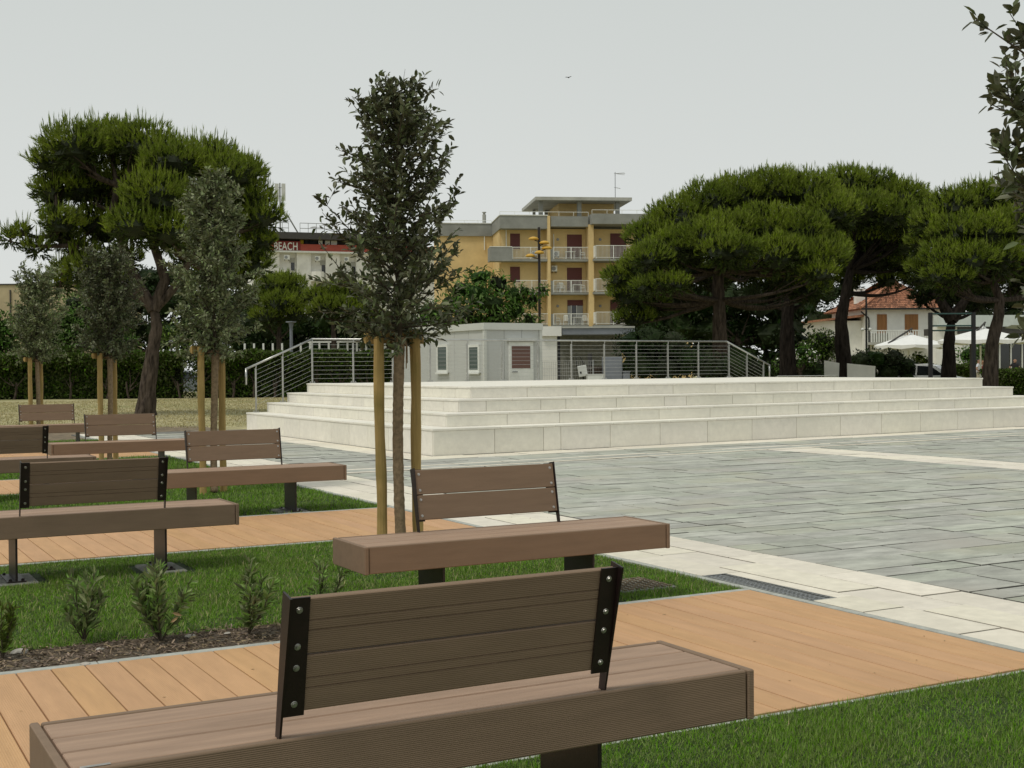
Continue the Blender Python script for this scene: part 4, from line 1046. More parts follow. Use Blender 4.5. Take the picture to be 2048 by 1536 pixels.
# parapets
part(HF, hotel, 'parapet', GREYC, 1000, 431, 1096, 457, 0, 1.9)
part(HF, hotel, 'parapet', GREYC, 1101.5, 432.5, 1177, 453, .02, 1.9)
part(HF, hotel, 'parapet', GREYC, 1184, 427.5, 1330, 448, -1.1, 1.9)
s0, s1, z0, z1 = HF.rect(1000, 431, 1096, 457)
bx(hotel, 'parapet', GREYC, s0-.002, s0+.3, 1.905, 6.5, z0, z1)
s0b, s1b, z0b, z1b = HF.rect(874, 447, 981, 472, 6.4)
bx(hotel, 'parapet', GREYC, s0b, s0-.01, 6.4, 6.9, z0b, z1b)
bx(hotel, 'roof_slab', GREYL, .3, s_r, 1.95, 10, zroof-.95, zroof-.6)
bx(hotel, 'roof_slab', GREYL, s0b, .28, 6.95, 14, zwing-.85, zwing-.5)
bx(hotel, 'roof_coping', WHITEP, s0-.04, s1, -.06, .3, z1, z1+.07); bx(hotel, 'roof_coping', WHITEP, s0b, s0-.05, 6.34, 6.7, z1b, z1b+.07)
bx(hotel, 'roof_coping', WHITEP, s0-.06, s0+.25, .31, 6.33, z1, z1+.07)
# pilaster and party walls
part(HF, hotel, 'pilaster', YELLOW, 1095.5, 431.5, 1101.2, 655, -.06, 1.29)
part(HF, hotel, 'pilaster', YELLOW, 1178, 449, 1188, 655, -.25, 1.29)
# balconies of three storeys
rows = [(494, 518, 522.5), (560.3, 584.5, 589), (627, 650, 654)]
def balcony_rail(x0, x1, yt, yb, t, nm='railing', step=.115):
    s0, s1, z0, z1 = HF.rect(x0, yt, x1, yb, t); b = MB()
    b.box(s0, s1, t-.02, t+.02, z1-.05, z1); b.box(s0, s1, t-.015, t+.015, z0+.07, z0+.11)
    n = int((s1-s0)/step)
    for k in range(1, n): x = s0+(s1-s0)*k/n; b.box(x-.010, x+.010, t-.008, t+.008, z0+.11, z1-.05)
    r_ = b.build(nm, WHITEP, hotel); tag(r_, kind='stuff')
    for x in (s0, (s0+s1)/2, s1): bx(hotel, 'railing_post', WHITEP, x-.03, x+.03, t-.031, t+.031, z0, z1+.004)
for k, (yt, yf, yb) in enumerate(rows):
    part(HF, hotel, 'balcony_slab', GREYC, 981 if k == 0 else 1000, yf, 1177.5, yb, 0, 1.295)
    part(HF, hotel, 'balcony_slab', GREYC, 1188.5, yf-1, 1300, yb-1, -1.0, 1.295)
    part(HF, hotel, 'privacy_panel', GREYC, 1098, yt+1, 1107, yf, .03, .09)
    balcony_rail(1025 if k == 0 else 1030, 1097.5, yt, yf, .06); balcony_rail(1107.5, 1177, yt, yf, .06)
    balcony_rail(1192, 1262, yt-3.5, yf-1, -.94)
    s0, s1, z0, z1 = HF.rect(1188.5, yt-3, 1192, yf-1, -.94); bx(hotel, 'side_panel', WHITEP, s0+.05, s0+.1, -.9, 1.2, z0+.1, z1)
    # shutters, doors and windows
    part(HF, hotel, 'window_surround', YELLOW, 1018.5, yt-29, 1041.5, yt+6, 1.24, 1.3)
    part(HF, hotel, 'window_shutter', SHUT, 1020.3, yt-27, 1040, yt+4, 1.22, 1.26)
    if k < 2:
        part(HF, hotel, 'door_surround', YELLOW, 1132, yt-27.5, 1166, yf-.5, 1.24, 1.3)
        part(HF, hotel, 'door_shutter', SHUT, 1134, yt-25, 1164, yf-.5, 1.22, 1.26)
    else:
        part(HF, hotel, 'door_shutter', SHUT, 1135, yt-27, 1166, yt-16, 1.22, 1.28)
        part(HF, hotel, 'door_opening', GLASS, 1135.2, yt-16, 1165.8, yf-.5, 1.24, 1.29)
        for (a, c) in ((1135.5, 1142), (1154.5, 1165.5)): part(HF, hotel, 'curtain', CURT, a, yt-15, c, yf-.6, 1.20, 1.235)
        for a in (1142.5, 1153.5): part(HF, hotel, 'door_frame', WHITEP, a-.6, yt-16, a+.6, yf-.6, 1.16, 1.199)
    part(HF, hotel, 'door_shutter', SHUT, 1221, yt-27, 1252, yf-.8, 1.22, 1.28)
    for px in (1115.5, 1200.5):
        if (k, px) in ((1, 1115.5), (1, 1200.5)): continue
        s, z = HF.at(px, yt-15, 1.25); b = MB(); b.lathe([(.10, 0), (.13, -.05), (.09, -.09)], 12, c=(s, 1.3, z), axis='Y'); b.build('wall_lamp', CURT, hotel)
part(HF, hotel, 'balcony_parapet', GREYC, 980, 494, 1024.5, 522, -.03, .12)
s0, s1, z0, z1 = HF.rect(980, 494, 1024.5, 522, -.03); bx(hotel, 'balcony_parapet', GREYC, s0-.001, s0+.15, .122, 1.8, z0, z1)
bx(hotel, 'parapet_coping', WHITEP, s0-.02, s1, -.06, .15, z1, z1+.06)
bx(hotel, 'corner_wall', YELLOW, .2, .345, 1.4, 6.55, -.05, zroof-1.05)
for px, y0, y1, tt in ((1012.5, 457, 494, 1.2), (969, 472, 500, 6.45), (1107.5, 468, 494, 1.2)): part(HF, hotel, 'downpipe', WHITEP, px-.8, y0, px+.8, y1, tt, tt+.08)
# roof pavilion
s0, s1, z0, z1 = HF.rect(1071, 394, 1264, 400.5, .5)
bx(hotel, 'pavilion_roof', GREYL, s0, s1, .5, 9.5, z0, z1)
for (a, c, tt) in ((1078, 1086, 1.2), (1155, 1163, 1.2), (1232, 1239.5, 1.2), (1066, 1071, 7.5), (1090, 1096, 8.0)):
    q0, q1, _, _ = HF.rect(a, 400, c, 430, tt); bx(hotel, 'pavilion_column', GREYC, q0, q1, tt, tt+.35, zroof-.8, z0)
q0, q1, _, _ = HF.rect(1120, 400, 1231, 430, 2.2); bx(hotel, 'pavilion_room', YELLOW, q0, q1, 3.0, 9.2, zroof-.8, z0)
def tubepart(root, name, ma, pts, r, n=6):
    b = MB(); b.tube(pts, r, n); return b.build(name, ma, root)
s0, s1, _, z1 = HF.rect(1000, 431, 1096, 457)
for (xa, xb, tt, zz) in ((s0, HF.at(1177, 440)[0], .1, z1+.35), (HF.at(1184, 430, -1)[0], s_r-3, -1.0, H_(1230, 427.5, -1.1)[1]+.35), (s0b, s0, 6.5, z1b+.3)):
    tubepart(hotel, 'roof_rail', WHITEP, [(xa, tt, zz), (xb, tt, zz)], .022)
    k = int((xb-xa)/1.6)+1
    for i in range(k+1): x = xa+(xb-xa)*i/k; tubepart(hotel, 'rail_post', WHITEP, [(x, tt, zz-.36), (x, tt, zz)], .018)
s, z = HF.at(968.5, 447, 8); zt = HF.at(968.5, 424, 8)[1]; b = MB(); b.lathe([(.18, zwing-.6), (.18, zt-.25), (.12, zt-.24), (.12, zt-.1), (.2, zt-.08), (.2, zt)], 10, c=(s, 8, 0)); b.build('chimney_pipe', GREYL, hotel)
s, z = HF.at(1230.5, 394, 4); zt = HF.at(1230.5, 344, 4)[1]; zb = z
am = tubepart(hotel, 'antenna_mast', DARKM, [(s, 4, zb-.2), (s, 4, zt)], .025)
b = MB(); zz = zt-.15; b.tube([(s-.1, 4, zz), (s+.95, 4, zz)], .018, 4)
for k in range(6): x = s+.1+k*.16; b.tube([(x, 3.7, zz), (x, 4.3, zz)], .012, 4)
b.tube([(s, 4, zz), (s+.9, 4, zz+.12)], .012, 4); b.tube([(s, 4, zz), (s+.9, 4, zz-.12)], .012, 4)
zz = zt-1.45; b.tube([(s-.1, 4, zz), (s+.5, 4, zz-.1)], .018, 4)
for k in range(4): x = s+.08+k*.12; b.tube([(x, 3.75, zz-.03*k), (x, 4.25, zz-.03*k)], .012, 4)
tag(b.build('antenna_rods', INOX, am), kind='stuff')

def ac_unit(label, fr, px0, py0, px1, py1, t, root=None):
    s0, s1, z0, z1 = fr.rect(px0, py0, px1, py1, t-.3); c = fr.o+fr.e1*((s0+s1)/2)+fr.e2*t
    u = thing('air_conditioner', label, 'air conditioner', (c[0], c[1], z0), fr.a, 'outdoor air conditioning units'); w2, h = (s1-s0)/2, z1-z0
    b = MB(); b.cbox(-w2, w2, -.32, -.03, 0, h, .02); cs = b.build('casing', WHITEP, u)
    b = MB(); b.lathe([(h*.36, -.322), (h*.36, -.335), (h*.30, -.33)], 16, c=(-w2*.25, 0, h*.5), axis='Y'); b.build('fan_grille', CURT, u)
    b = MB(); b.box(-w2*.7, -w2*.6, -.3, 0, -.12, 0); b.box(w2*.6, w2*.7, -.3, 0, -.12, 0); b.build('bracket', DARKM, u)
ac_unit('white air conditioner on the floor of the top balcony, yellow hotel', HF, 1108, 502, 1119, 513, 1.1)
ac_unit('white air conditioner hung on the wall of the middle balcony, yellow hotel', HF, 1103, 531, 1114.5, 543, 1.29)
ac_unit('white air conditioner behind the yellow lamp discs, yellow hotel', HF, 1064, 502, 1074, 511, 1.25)

def plastic_chair(label, px, row, t, face, px_w=9):
    s, _ = HF.at(px, rows[row][1], t); z = HF.at(px, rows[row][1], 0)[1]; c = HF.o+HF.e1*s+HF.e2*t
    u = thing('balcony_chair', label, 'chair', (c[0], c[1], z), HF.a+face, 'white plastic chairs on the hotel balconies')
    b = MB(); b.cbox(-.22, .22, -.22, .22, .40, .44, .015); b.build('seat', WHITEP, u)
    for x in (-.19, .19):
        for y in (-.18, .2):
            b = MB(); b.tube([(x*1.12, y*1.1, 0), (x, y, .41)], .022, 5); b.build('leg', WHITEP, u)
        b = MB(); b.tube([(x*1.1, -.18, .44), (x*1.15, -.16, .64), (x*1.1, .2, .66)], .02, 5); b.build('armrest', WHITEP, u)
    b = MB()
    for k in range(5): x = -.18+k*.09; b.box(x-.028, x+.028, .19, .215, .44, .84)
    b.prism([(-.22, .84), (.22, .84), (.16, .93), (-.16, .93)], .186, .219, 'XZ'); b.build('backrest', WHITEP, u)
def plastic_table(label, px, row, t):
    s, _ = HF.at(px, rows[row][1], t); z = HF.at(px, rows[row][1], 0)[1]; c = HF.o+HF.e1*s+HF.e2*t
    u = thing('balcony_table', label, 'table', (c[0], c[1], z), HF.a, 'white plastic tables on the hotel balconies')
    b = MB(); b.cbox(-.45, .45, -.32, .32, .69, .73, .012); b.build('tabletop', WHITEP, u)
    for x in (-.36, .36):
        for y in (-.24, .24): b = MB(); b.tube([(x*1.05, y*1.05, 0), (x, y, .69)], .028, 6); b.build('leg', WHITEP, u)
plastic_table('white table on the top balcony, yellow hotel', 1140, 0, .7); plastic_chair('white chair at the right end of the top balcony, yellow hotel', 1165.5, 0, .7, math.pi/2)
plastic_chair('white chair left of the door on the middle balcony, yellow hotel', 1124, 1, .7, 0.2); plastic_table('white table on the middle balcony, yellow hotel', 1154, 1, .7); plastic_chair('white chair in the left corner of the middle balcony, yellow hotel', 1113, 1, .75, -1.2)
plastic_chair('white chair right of the table on the middle balcony, yellow hotel', 1166, 1, .55, 1.4)
plastic_chair('leftmost white chair on the lowest balcony, yellow hotel', 1116, 2, .7, 1.6); plastic_chair('second white chair on the lowest balcony, yellow hotel', 1132, 2, .7, 2.9); plastic_table('white table on the lowest balcony, yellow hotel', 1155, 2, .8); plastic_chair('rightmost white chair on the lowest balcony, yellow hotel', 1170, 2, .5, 0)

# ================================================================== WHITE HOTEL WITH RED SIGN
BF = Frame(600, 150, VIEW_DEG+19)
bh = thing('hotel', 'white hotel with red fascia sign behind the pines', 'building', (BF.o[0], BF.o[1], 0), BF.a)
sl = BF.at(505, 500)[0]; sr_ = BF.at(880, 500)[0]; zr = BF.at(600, 504)[1]; zr1 = BF.at(600, 488)[1]
bx(bh, 'wall', WHITEW, sl, sr_, .9, 12, -.05, zr)
bx(bh, 'red_fascia', REDBAND, sl, sr_, 0, .25, zr+.12, zr1); bx(bh, 'ledge', WHITEP, sl, sr_, -.25, .9, zr-.08, zr+.118)
q0, q1, a0, a1 = BF.rect(546, 482, 601, 502, -.05); sg = bx(bh, 'sign_board', REDSIGN, q0, q1, -.08, -.002, zr+.16, a1)
cu = bpy.data.curves.new('lettering', 'FONT'); cu.body = 'BEACH'; cu.extrude = .02; cu.space_character = 1.05; cu.offset = .012
tx = bpy.data.objects.new('lettering_tmp', cu); COL.objects.link(tx); bpy.context.view_layer.update()
me = bpy.data.meshes.new_from_object(tx.evaluated_get(bpy.context.evaluated_depsgraph_get())); bpy.data.objects.remove(tx)
xs_v = [v.co.x for v in me.vertices]; ys_v = [v.co.y for v in me.vertices]; l0, l1, _, _ = BF.rect(548.5, 484, 595, 500, -.1); zl0, zl1 = BF.at(575, 500.5)[1], BF.at(575, 484.5)[1]
for v in me.vertices:
    x, y, z = v.co; v.co = (l0+(x-min(xs_v))/(max(xs_v)-min(xs_v))*(l1-l0), -.11-z, zl0+(y-min(ys_v))/(max(ys_v)-min(ys_v))*(zl1-zl0))
me.materials.clear(); me.materials.append(WHITEP); link('lettering', me, sg)
for px in (533, 596, 654, 715, 775): part(BF, bh, 'bay_wall', WHITEW, px-2, 504.5, px+26, 600, .25, .9)
for (x0, y0, x1, y1) in ((579, 525, 589, 541), (640.5, 530, 650.5, 545), (702, 533, 712, 548)):
    wn = part(BF, bh, 'window', GLASS, x0+3, y0, x1, y1, .84, .91); 
    b = MB(); s0, s1, z0, z1 = BF.rect(x0, y0-9, x1, y0, .8); b.box(s0, s1, .8, .9, z0, z1); b.build('roller_shutter', GREYL, wn)
for (x0, x1, y0, y1) in ((562, 586, 541, 556), (624, 648, 543, 562), (686, 708, 546, 566)):
    s0, s1, z0, z1 = BF.rect(x0, y0, x1, y1, -.4); b = MB(); b.prism([(s0, .3), (s0, -.3), (s0+.4, -.7), (s1-.4, -.7), (s1, -.3), (s1, .3)], z0, z1, 'XY'); b.build('balcony', WHITEW, bh)
s0, s1, z0, z1 = BF.rect(540, 466, 760, 479, -.8); bx(bh, 'attic_roof', DARKG, sl, s1+6, -.9, 9, z0, z1)
bx(bh, 'attic_wall', DARKG, sl, s1+5, 1.2, 8, zr1-.3, z0-.003)
for i, (x0, x1, ma, lab) in enumerate(((600, 607, CLOTHY, 'yellow towel'), (609, 617, CLOTHD, 0), (619, 634, CLOTHD, 0), (637, 645, WHITEP, 0), (650, 660, CLOTHW, 0), (662, 674, CLOTHW, 0))):
    part(BF, bh, 'hanging_cloth', ma, x0, 477+i*.4, x1, 488+i*.5, .5, .56)
zt_, zb_ = BF.at(600, 446, 2)[1], BF.at(600, 467, 2)[1]
for x0, x1 in ((540, 577), (600, 649), (649, 720)):
    sa, sb = BF.at(x0, 455, 2)[0], BF.at(x1, 455, 2)[0]
    for zz in (zt_, (zt_+zb_)/2, zb_+.1): tubepart(bh, 'roof_rail', GREYC, [(sa, 2, zz), (sb, 2, zz)], .035, 4)
    for k in range(4): x = sa+(sb-sa)*k/3; tubepart(bh, 'rail_post', GREYC, [(x, 2, zb_-.5), (x, 2, zt_)], .035, 4)
s0, z0 = BF.at(560, 403, 3); tubepart(bh, 'antenna_mast', GREYC, [(s0, 3, zr1), (s0, 3, BF.at(560, 366, 3)[1])], .08)
for (x0, x1) in ((550.5, 557.5), (563.5, 571)): part(BF, bh, 'antenna_panel', PANELW, x0, 367, x1, 401, 2.7, 2.95)
for z in (375, 392): sa, za = BF.at(551, z, 2.98); sb, _ = BF.at(570, z, 2.98); tubepart(bh, 'antenna_bracket', GREYC, [(sa, 2.98, za), (sb, 2.98, za)], .04, 4)
sa, za = BF.at(574, 429, 3); sb, zb2 = BF.at(596, 466, 3); tubepart(bh, 'strut', GREYC, [(sa, 3, za), (sb, 3, zb2)], .09, 5); sc_, zc = BF.at(566, 440, 3); tubepart(bh, 'strut', GREYC, [(sa, 3, za), (sc_, 3, zc)], .09, 5)
ac_unit('leftmost air conditioner under the red sign, white hotel', BF, 568, 510, 579.5, 519, .25)
ac_unit('air conditioner left of the tallest young tree, white hotel', BF, 630, 512, 640.5, 521.5, .25)
ac_unit('air conditioner half hidden by the tallest young tree, white hotel', BF, 689, 514, 698, 523, .25)

# beige building at the far left
GF = Frame(0, 120, VIEW_DEG)
gb = thing('building', 'plain beige flat roofed building at the left edge', 'building', (GF.o[0], GF.o[1], 0), GF.a)
s0, s1, z0, z1 = GF.rect(-160, 570, 210, 700); bx(gb, 'wall', BEIGE, s0, s1, 0, 12, -.05, z1); bx(gb, 'roof_edge', DARKG, s0-.1, s1+.1, -.1, 12.1, z1, z1+.12)
s, z = GF.at(21, 580); tubepart(gb, 'downpipe', DARKG, [(s, -.08, 0), (s, -.08, z)], .07)

# ================================================================== GREY CABIN
CX = W(968.5, 735, 37.7); CF = Frame(968.5, 37.7, 0)
cab = thing('site_cabin', 'grey prefabricated cabin with white framed windows and door', 'cabin', (CF.o[0], CF.o[1], 0), 0.0)
ztop = CF.at(968.5, 645.5)[1]; cw = CF.at(1084.5, 700)[0]; cl = 6.0
bx(cab, 'floor_frame', PANELW, 0, cw, 0, cl, .02, .16)
b = MB()
for k in range(3): b.box(.09+(cw-.18)*k/3+.006, .09+(cw-.18)*(k+1)/3-.006, .03, .07, .162, ztop-.2)
for k in range(6): b.box(.03, .07, .09+(cl-.18)*k/6+.006, .09+(cl-.18)*(k+1)/6-.006, .162, ztop-.2)
b.box(cw-.07, cw-.03, .09, cl-.09, .162, ztop-.2); b.box(.09, cw-.09, cl-.07, cl-.03, .162, ztop-.2); b.box(.08, cw-.08, .075, cl-.075, .162, ztop-.21)
tag(b.build('wall_panels', PANELG, cab), kind='stuff')
for x in (0, cw-.09):
    for y in (0, cl-.09): bx(cab, 'corner_post', PANELW, x, x+.09, y, y+.09, .162, ztop-.202)
bx(cab, 'roof_frame', PANELW, -.02, cw+.02, -.02, cl+.02, ztop-.2, ztop)
# door on the near end
s0, s1, z0, z1 = CF.rect(1018, 683.5, 1066, 765); dz0 = .17
dr = bx(cab, 'door', WHITEP, s0, s1, -.03, .029, dz0, z1)
zm = CF.at(1040, 737)[1]; s0g, s1g, _, _ = CF.rect(1022.5, 690, 1059.5, 735)
bx(dr, 'door_pane', mat('maroon_louvre', (0.16, 0.085, 0.068), .5, .06, 3, stretch=(.2, .2, 30)), s0g, s1g, -.036, -.031, zm, z1-.13)
b = MB(); b.tube([(s0+.10, -.06, zm-.10), (s0+.26, -.06, zm-.10)], .014, 6); b.tube([(s0+.10, -.03, zm-.10), (s0+.10, -.06, zm-.10)], .012, 6); b.build('door_handle', DARKM, dr)
bx(cab, 'door_canopy', PANELW, s0-.06, s1+.1, -.10, .029, z1+.01, z1+.10)
# windows on the long left side (plane x = 0), measured along y
def cab_y(px):
    d = ray(px, 720); k = CX[0]/d[0]; return d[1]*k-CX[1], k
for (xa, xb) in ((874.5, 896.5), (937, 959.5)):
    ya, ka = cab_y(xb); yb_, kb = cab_y(xa); km = (ka+kb)/2
    zt2 = EYE+ray((xa+xb)/2, 689)[2]*km; zb2 = EYE+ray((xa+xb)/2, 745)[2]*km
    b = MB(); f_ = .08
    b.box(-.03, .029, ya, ya+f_, zb2, zt2); b.box(-.03, .029, yb_-f_, yb_, zb2, zt2); b.box(-.03, .029, ya+f_, yb_-f_, zt2-f_, zt2); b.box(-.03, .029, ya+f_, yb_-f_, zb2, zb2+f_)
    wn = b.build('window_frame', WHITEP, cab); bx(wn, 'pane', GLASSG, -.012, .02, ya+f_, yb_-f_, zb2+f_, zt2-f_)
    bx(wn, 'sill', WHITEP, -.07, -.031, ya-.03, yb_+.03, zb2-.05, zb2)

# low annex behind the cabin with boxes in front
AF = Frame(1085, 47, VIEW_DEG+4)
an = thing('annex', 'low flat roofed annex with white pier and grey band behind the cabin', 'building', (AF.o[0], AF.o[1], 0), AF.a)
s0, s1, z0, z1 = AF.rect(1123, 653, 1300, 669, 0); bx(an, 'roof_band', CABG, s0, s1-.6, -.2, 4, z0, z1-.06); bx(an, 'roof_edge', GREYL, s0, s1-.6, -.24, 4.05, z1-.058, z1)
part(AF, an, 'white_fascia', WHITEW, 1084, 652.5, 1123, 672, -.25, 1.4); q0, q1, _, za = AF.rect(1084, 672, 1114, 765, -.1); bx(an, 'pier', WHITEW, q0, q1, -.1, 1.3, -.05, za)
bx(an, 'back_wall', CONC, q1, s1-.7, 2.2, 2.5, -.05, z0); tubepart(an, 'downpipe', DARKM, [(q1+.08, -.05, 0), (q1+.08, -.05, z0-.05)], .05)
DF = Frame(1200, 41, VIEW_DEG+3)
def simple(name, label, cat, x0, y0, x1, y1, t, dep, ma, zb=None, tilt=0.0):
    s0, s1, z0, z1 = DF.rect(x0, y0, x1, y1, t); zb = -.05 if zb is None else zb; c = DF.o+DF.e1*((s0+s1)/2)+DF.e2*t
    u = thing(name, label, cat, (c[0], c[1], zb), DF.a); w2, h = (s1-s0)/2, z1-zb
    b = MB(); b.cbox(-w2, w2, 0, dep, 0, h, .012); bo = b.build('body', ma, u); u.rotation_euler[1] = tilt
    return u, w2, h
u, w2, h = simple('cabinet', 'tall blue grey cabinet behind the railing cables', 'cabinet', 1209, 714, 1245, 765, 0, .7, CABG)
bx(u, 'door', CABG, -w2+.03, w2-.03, -.02, -.001, .1, h-.04); bx(u, 'handle', INOX, -.03, .09, -.05, -.021, h*.55, h*.58)
u, w2, h = simple('cabinet', 'low blue grey cabinet right of the tall one', 'cabinet', 1246, 744, 1260, 765, 0, .6, CABG); bx(u, 'lid', CABG, -w2-.015, w2+.015, -.02, .62, h+.002, h+.03); bx(u, 'handle', INOX, -.06, .06, -.03, -.001, h*.75, h*.78)
u, w2, h = simple('box', 'low white metal box behind the railing cables', 'box', 1176, 750, 1208, 765, -.6, .5, WHITEP); bx(u, 'lid', PANELW, -w2-.01, w2+.01, -.01, .51, h+.002, h+.03)
u, w2, h = simple('barbecue', 'rusty dark brick barbecue with flue before the annex', 'barbecue', 1176, 733, 1206, 765, .6, .6, BARK); bx(u, 'grill', DARKM, -w2+.03, w2-.03, -.02, -.001, h*.45, h*.8); tubepart(u, 'flue', DARKG, [(-w2+.1, .3, h+.002), (-w2+.1, .3, h+.42)], .07, 8)
u, w2, h = simple('switch_box', 'small tilted pale switch box on a post left of the barbecue', 'box', 1158, 731, 1176, 753, -.1, .2, PANELW, zb=DF.at(1167, 753, -.1)[1], tilt=R(-9)); bx(u, 'latch', DARKM, -w2+.05, -w2+.10, -.012, -.001, h*.3, h*.5)
tubepart(u, 'post', DARKG, [(0, .1, -(DF.at(1167, 753, -.1)[1])), (0, .1, -.002)], .03); tubepart(u, 'cable', DARKM, [(w2*.7, .1, h+.003), (0, .1, h+.3), (-w2*.9, .1, h+.33), (-w2*1.1, .1, 0)], .012, 5)
# wire mesh fence from the cabin to the annex
u = thing('mesh_fence', 'thin grey wire mesh fence beside the white pier', 'fence', (*ground_at(1085, 41), -.02), R(VIEW_DEG+8)); zf = W(1100, 722, 41)[2]
b = MB()
for k in range(24): b.box(k*.07, k*.07+.008, -.004, .004, 0, zf)
for k in range(8): b.box(0, 1.62, -.008, -.0045, .1+k*(zf-.12)/7, .108+k*(zf-.12)/7)
tag(b.build('wires', INOX, u), kind='stuff')
for x in (-.03, 1.64): tubepart(u, 'post', INOX, [(x, 0, 0), (x, 0, zf+.05)], .025)

# ================================================================== LAMPS
LD = 66; gx, gy = ground_at(1080, LD)
lm = thing('street_lamp', 'tall dark lamp post with five yellow discs', 'street lamp', (gx, gy, -.05), R(VIEW_DEG))
zt = W(1079, 453, LD)[2]; tubepart(lm, 'pole', STEEL_D, [(0, 0, 0), (0, 0, 3.5), (0, 0, zt)], [.09, .08, .045] if False else .07, 10)
for (px, py, wpx) in ((1068.5, 477.5, 21), (1090, 485.5, 21), (1095, 496, 22), (1080, 506, 20), (1062, 511.5, 20)):
    p = W(px, py, LD); dx = (px-1079.5)*LD/F_PX; r = wpx/2*LD/F_PX; z = p[2]+.05; yy = -.25 if px == 1080 else 0.0
    b = MB(); b.lathe([(.04, -.075), (r*.92, -.06), (r, -.03), (r*.9, .02), (r*.6, .07), (.05, .10)], 20, c=(dx, yy, z)); d_ = b.build('lamp_disc', LAMPY, lm, smooth=True)
    tubepart(lm, 'arm', STEEL_D, [(0, 0, z-.16), (dx*.8, yy*.8, z-.08)], .028)
gx, gy = ground_at(583, 73); l2 = thing('street_lamp', 'slim dark lamp post with flat lantern beside the white fence', 'street lamp', (gx, gy, -.05), R(VIEW_DEG))
zt = W(583, 641, 73)[2]; tubepart(l2, 'pole', CABG, [(0, 0, 0), (0, 0, zt-.35)], .09, 8); b = MB(); b.lathe([(.10, zt-.35), (.14, zt-.1), (.3, zt-.06), (.3, zt)], 10); b.build('lantern', CABG, l2)
gx, gy = ground_at(1733, 66); l3 = thing('street_lamp', 'thin dark lamp post with two white globes before the villa', 'street lamp', (gx, gy, -.05), R(VIEW_DEG))
zt = W(1733, 590, 66)[2]; tubepart(l3, 'pole', DARKM, [(0, 0, 0), (0, 0, zt)], .05, 8); zg = W(1733, 657, 66)[2]
for s in (-.17, .17):
    tubepart(l3, 'arm', DARKM, [(0, 0, zg), (s*.6, 0, zg)], .02); b = MB(); b.lathe([(.01, -.09), (.065, -.065), (.09, 0), (.065, .065), (.01, .09)], 12, c=(s*1.1, 0, zg)); b.build('globe', WHITEP, l3, smooth=True)
# white fence behind the hedge
u = thing('white_fence', 'white post and rail fence rising behind the hedge', 'fence', (*ground_at(490, 75), -.05), R(VIEW_DEG)); zt = W(600, 681, 75)[2]; zb = W(600, 706, 75)[2]
ln = (770-490)*75/F_PX
for k in range(16): x = ln*k/15; bx(u, 'post', WHITEP, x-.05, x+.05, -.05, .05, 0, zt-.10)
bx(u, 'top_rail', WHITEP, ln*.45, ln, -.06, .06, zt-.098, zt); bx(u, 'bottom_rail', WHITEP, 0, ln, -.085, -.0505, zb-.08, zb+.05)

# ================================================================== VILLA, RESTAURANT
VF = Frame(1724, 104, VIEW_DEG+3)
vi = thing('villa', 'white villa with terracotta hip roof and brown shutters', 'house', (VF.o[0], VF.o[1], 0), VF.a)
zev = VF.at(1760, 618)[1]; sR = VF.at(1885, 640)[0]; sL2 = -4.6
bx(vi, 'wall', WHITEW, .3, sR, 0, 9, -.05, zev); bx(vi, 'wall', WHITEW, sL2, .299, 1.0, 9, -.05, zev-.9)
for (x0, x1, y1) in ((1754.5, 1774, 672), (1810, 1836.5, 675)): part(VF, vi, 'shutter', BROWNW, x0, 628.5, x1, y1, -.06, -.003)
s0, s1, z0, z1 = VF.rect(1742, 660, 1857, 684, -1.0); bx(vi, 'balcony_slab', GREYL, s0, s1, -1.05, -.003, z0-.2, z0); bx(vi, 'balcony_wall', CONC, s0, s0+1.4, -1.0, -.9, z0+.002, z1-.25)
for k in range(24): x = s0+.05+(s1-s0-.1)*k/23; bx(vi, 'baluster', WHITEP, x-.05, x+.05, -1.04, -1.005, z0+.002, z1-.08)
bx(vi, 'balcony_rail', WHITEP, s0, s1, -1.06, -.98, z1-.078, z1)
# roof: hipped, tiles in courses
zrd = VF.at(1800, 562, 4.5)[1]; ex0, ex1, ey0, ey1 = -.25, sR+.6, -.6, 9.6; rx0, rx1, ry = (ex0+4.6), (ex1-4.2), 4.5
def roof_quad(b, A, B, C, D_, nu, nv):
    A, B, C, D_ = map(Vector, (A, B, C, D_)); nrm = (B-A).cross(D_-A).normalized()
    for j in range(nv):
        for i in range(nu):
            P = lambda u, v: (A.lerp(B, u)).lerp(D_.lerp(C, u), v)
            u0, u1, v0, v1 = i/nu, (i+.92)/nu, j/nv, (j+1.12)/nv; v1 = min(v1, 1)
            q = [P(u0, v0)+nrm*.05, P((u0+u1)/2, v0)+nrm*.10, P(u1, v0)+nrm*.05, P(u1, v1)+nrm*.0, P((u0+u1)/2, v1)+nrm*.05, P(u0, v1)]
            b.add(q, [(0, 1, 4, 5), (1, 2, 3, 4)])
rf = MB(); rf.add([(ex0, ey0, zev), (ex1, ey0, zev), (ex1, ey1, zev), (ex0, ey1, zev), (rx0, ry, zrd), (rx1, ry, zrd)], [(0, 1, 5, 4), (1, 2, 5), (2, 3, 4, 5), (3, 0, 4), (0, 3, 2, 1)])
roof = rf.build('roof', TILE, vi)
rt = MB(); roof_quad(rt, (ex0, ey0, zev), (ex1, ey0, zev), (rx1, ry, zrd), (rx0, ry, zrd), 34, 16); roof_quad(rt, (ex0, ey1, zev), (ex0, ey0, zev), (rx0, ry, zrd), (rx0, ry, zrd), 30, 16)
tag(rt.build('roof_tiles', TILE, roof), kind='stuff')
tubepart(roof, 'hip_ridge', TILE, [(ex0, ey0, zev+.12), (rx0, ry, zrd+.12), (rx1, ry, zrd+.12)], .13)
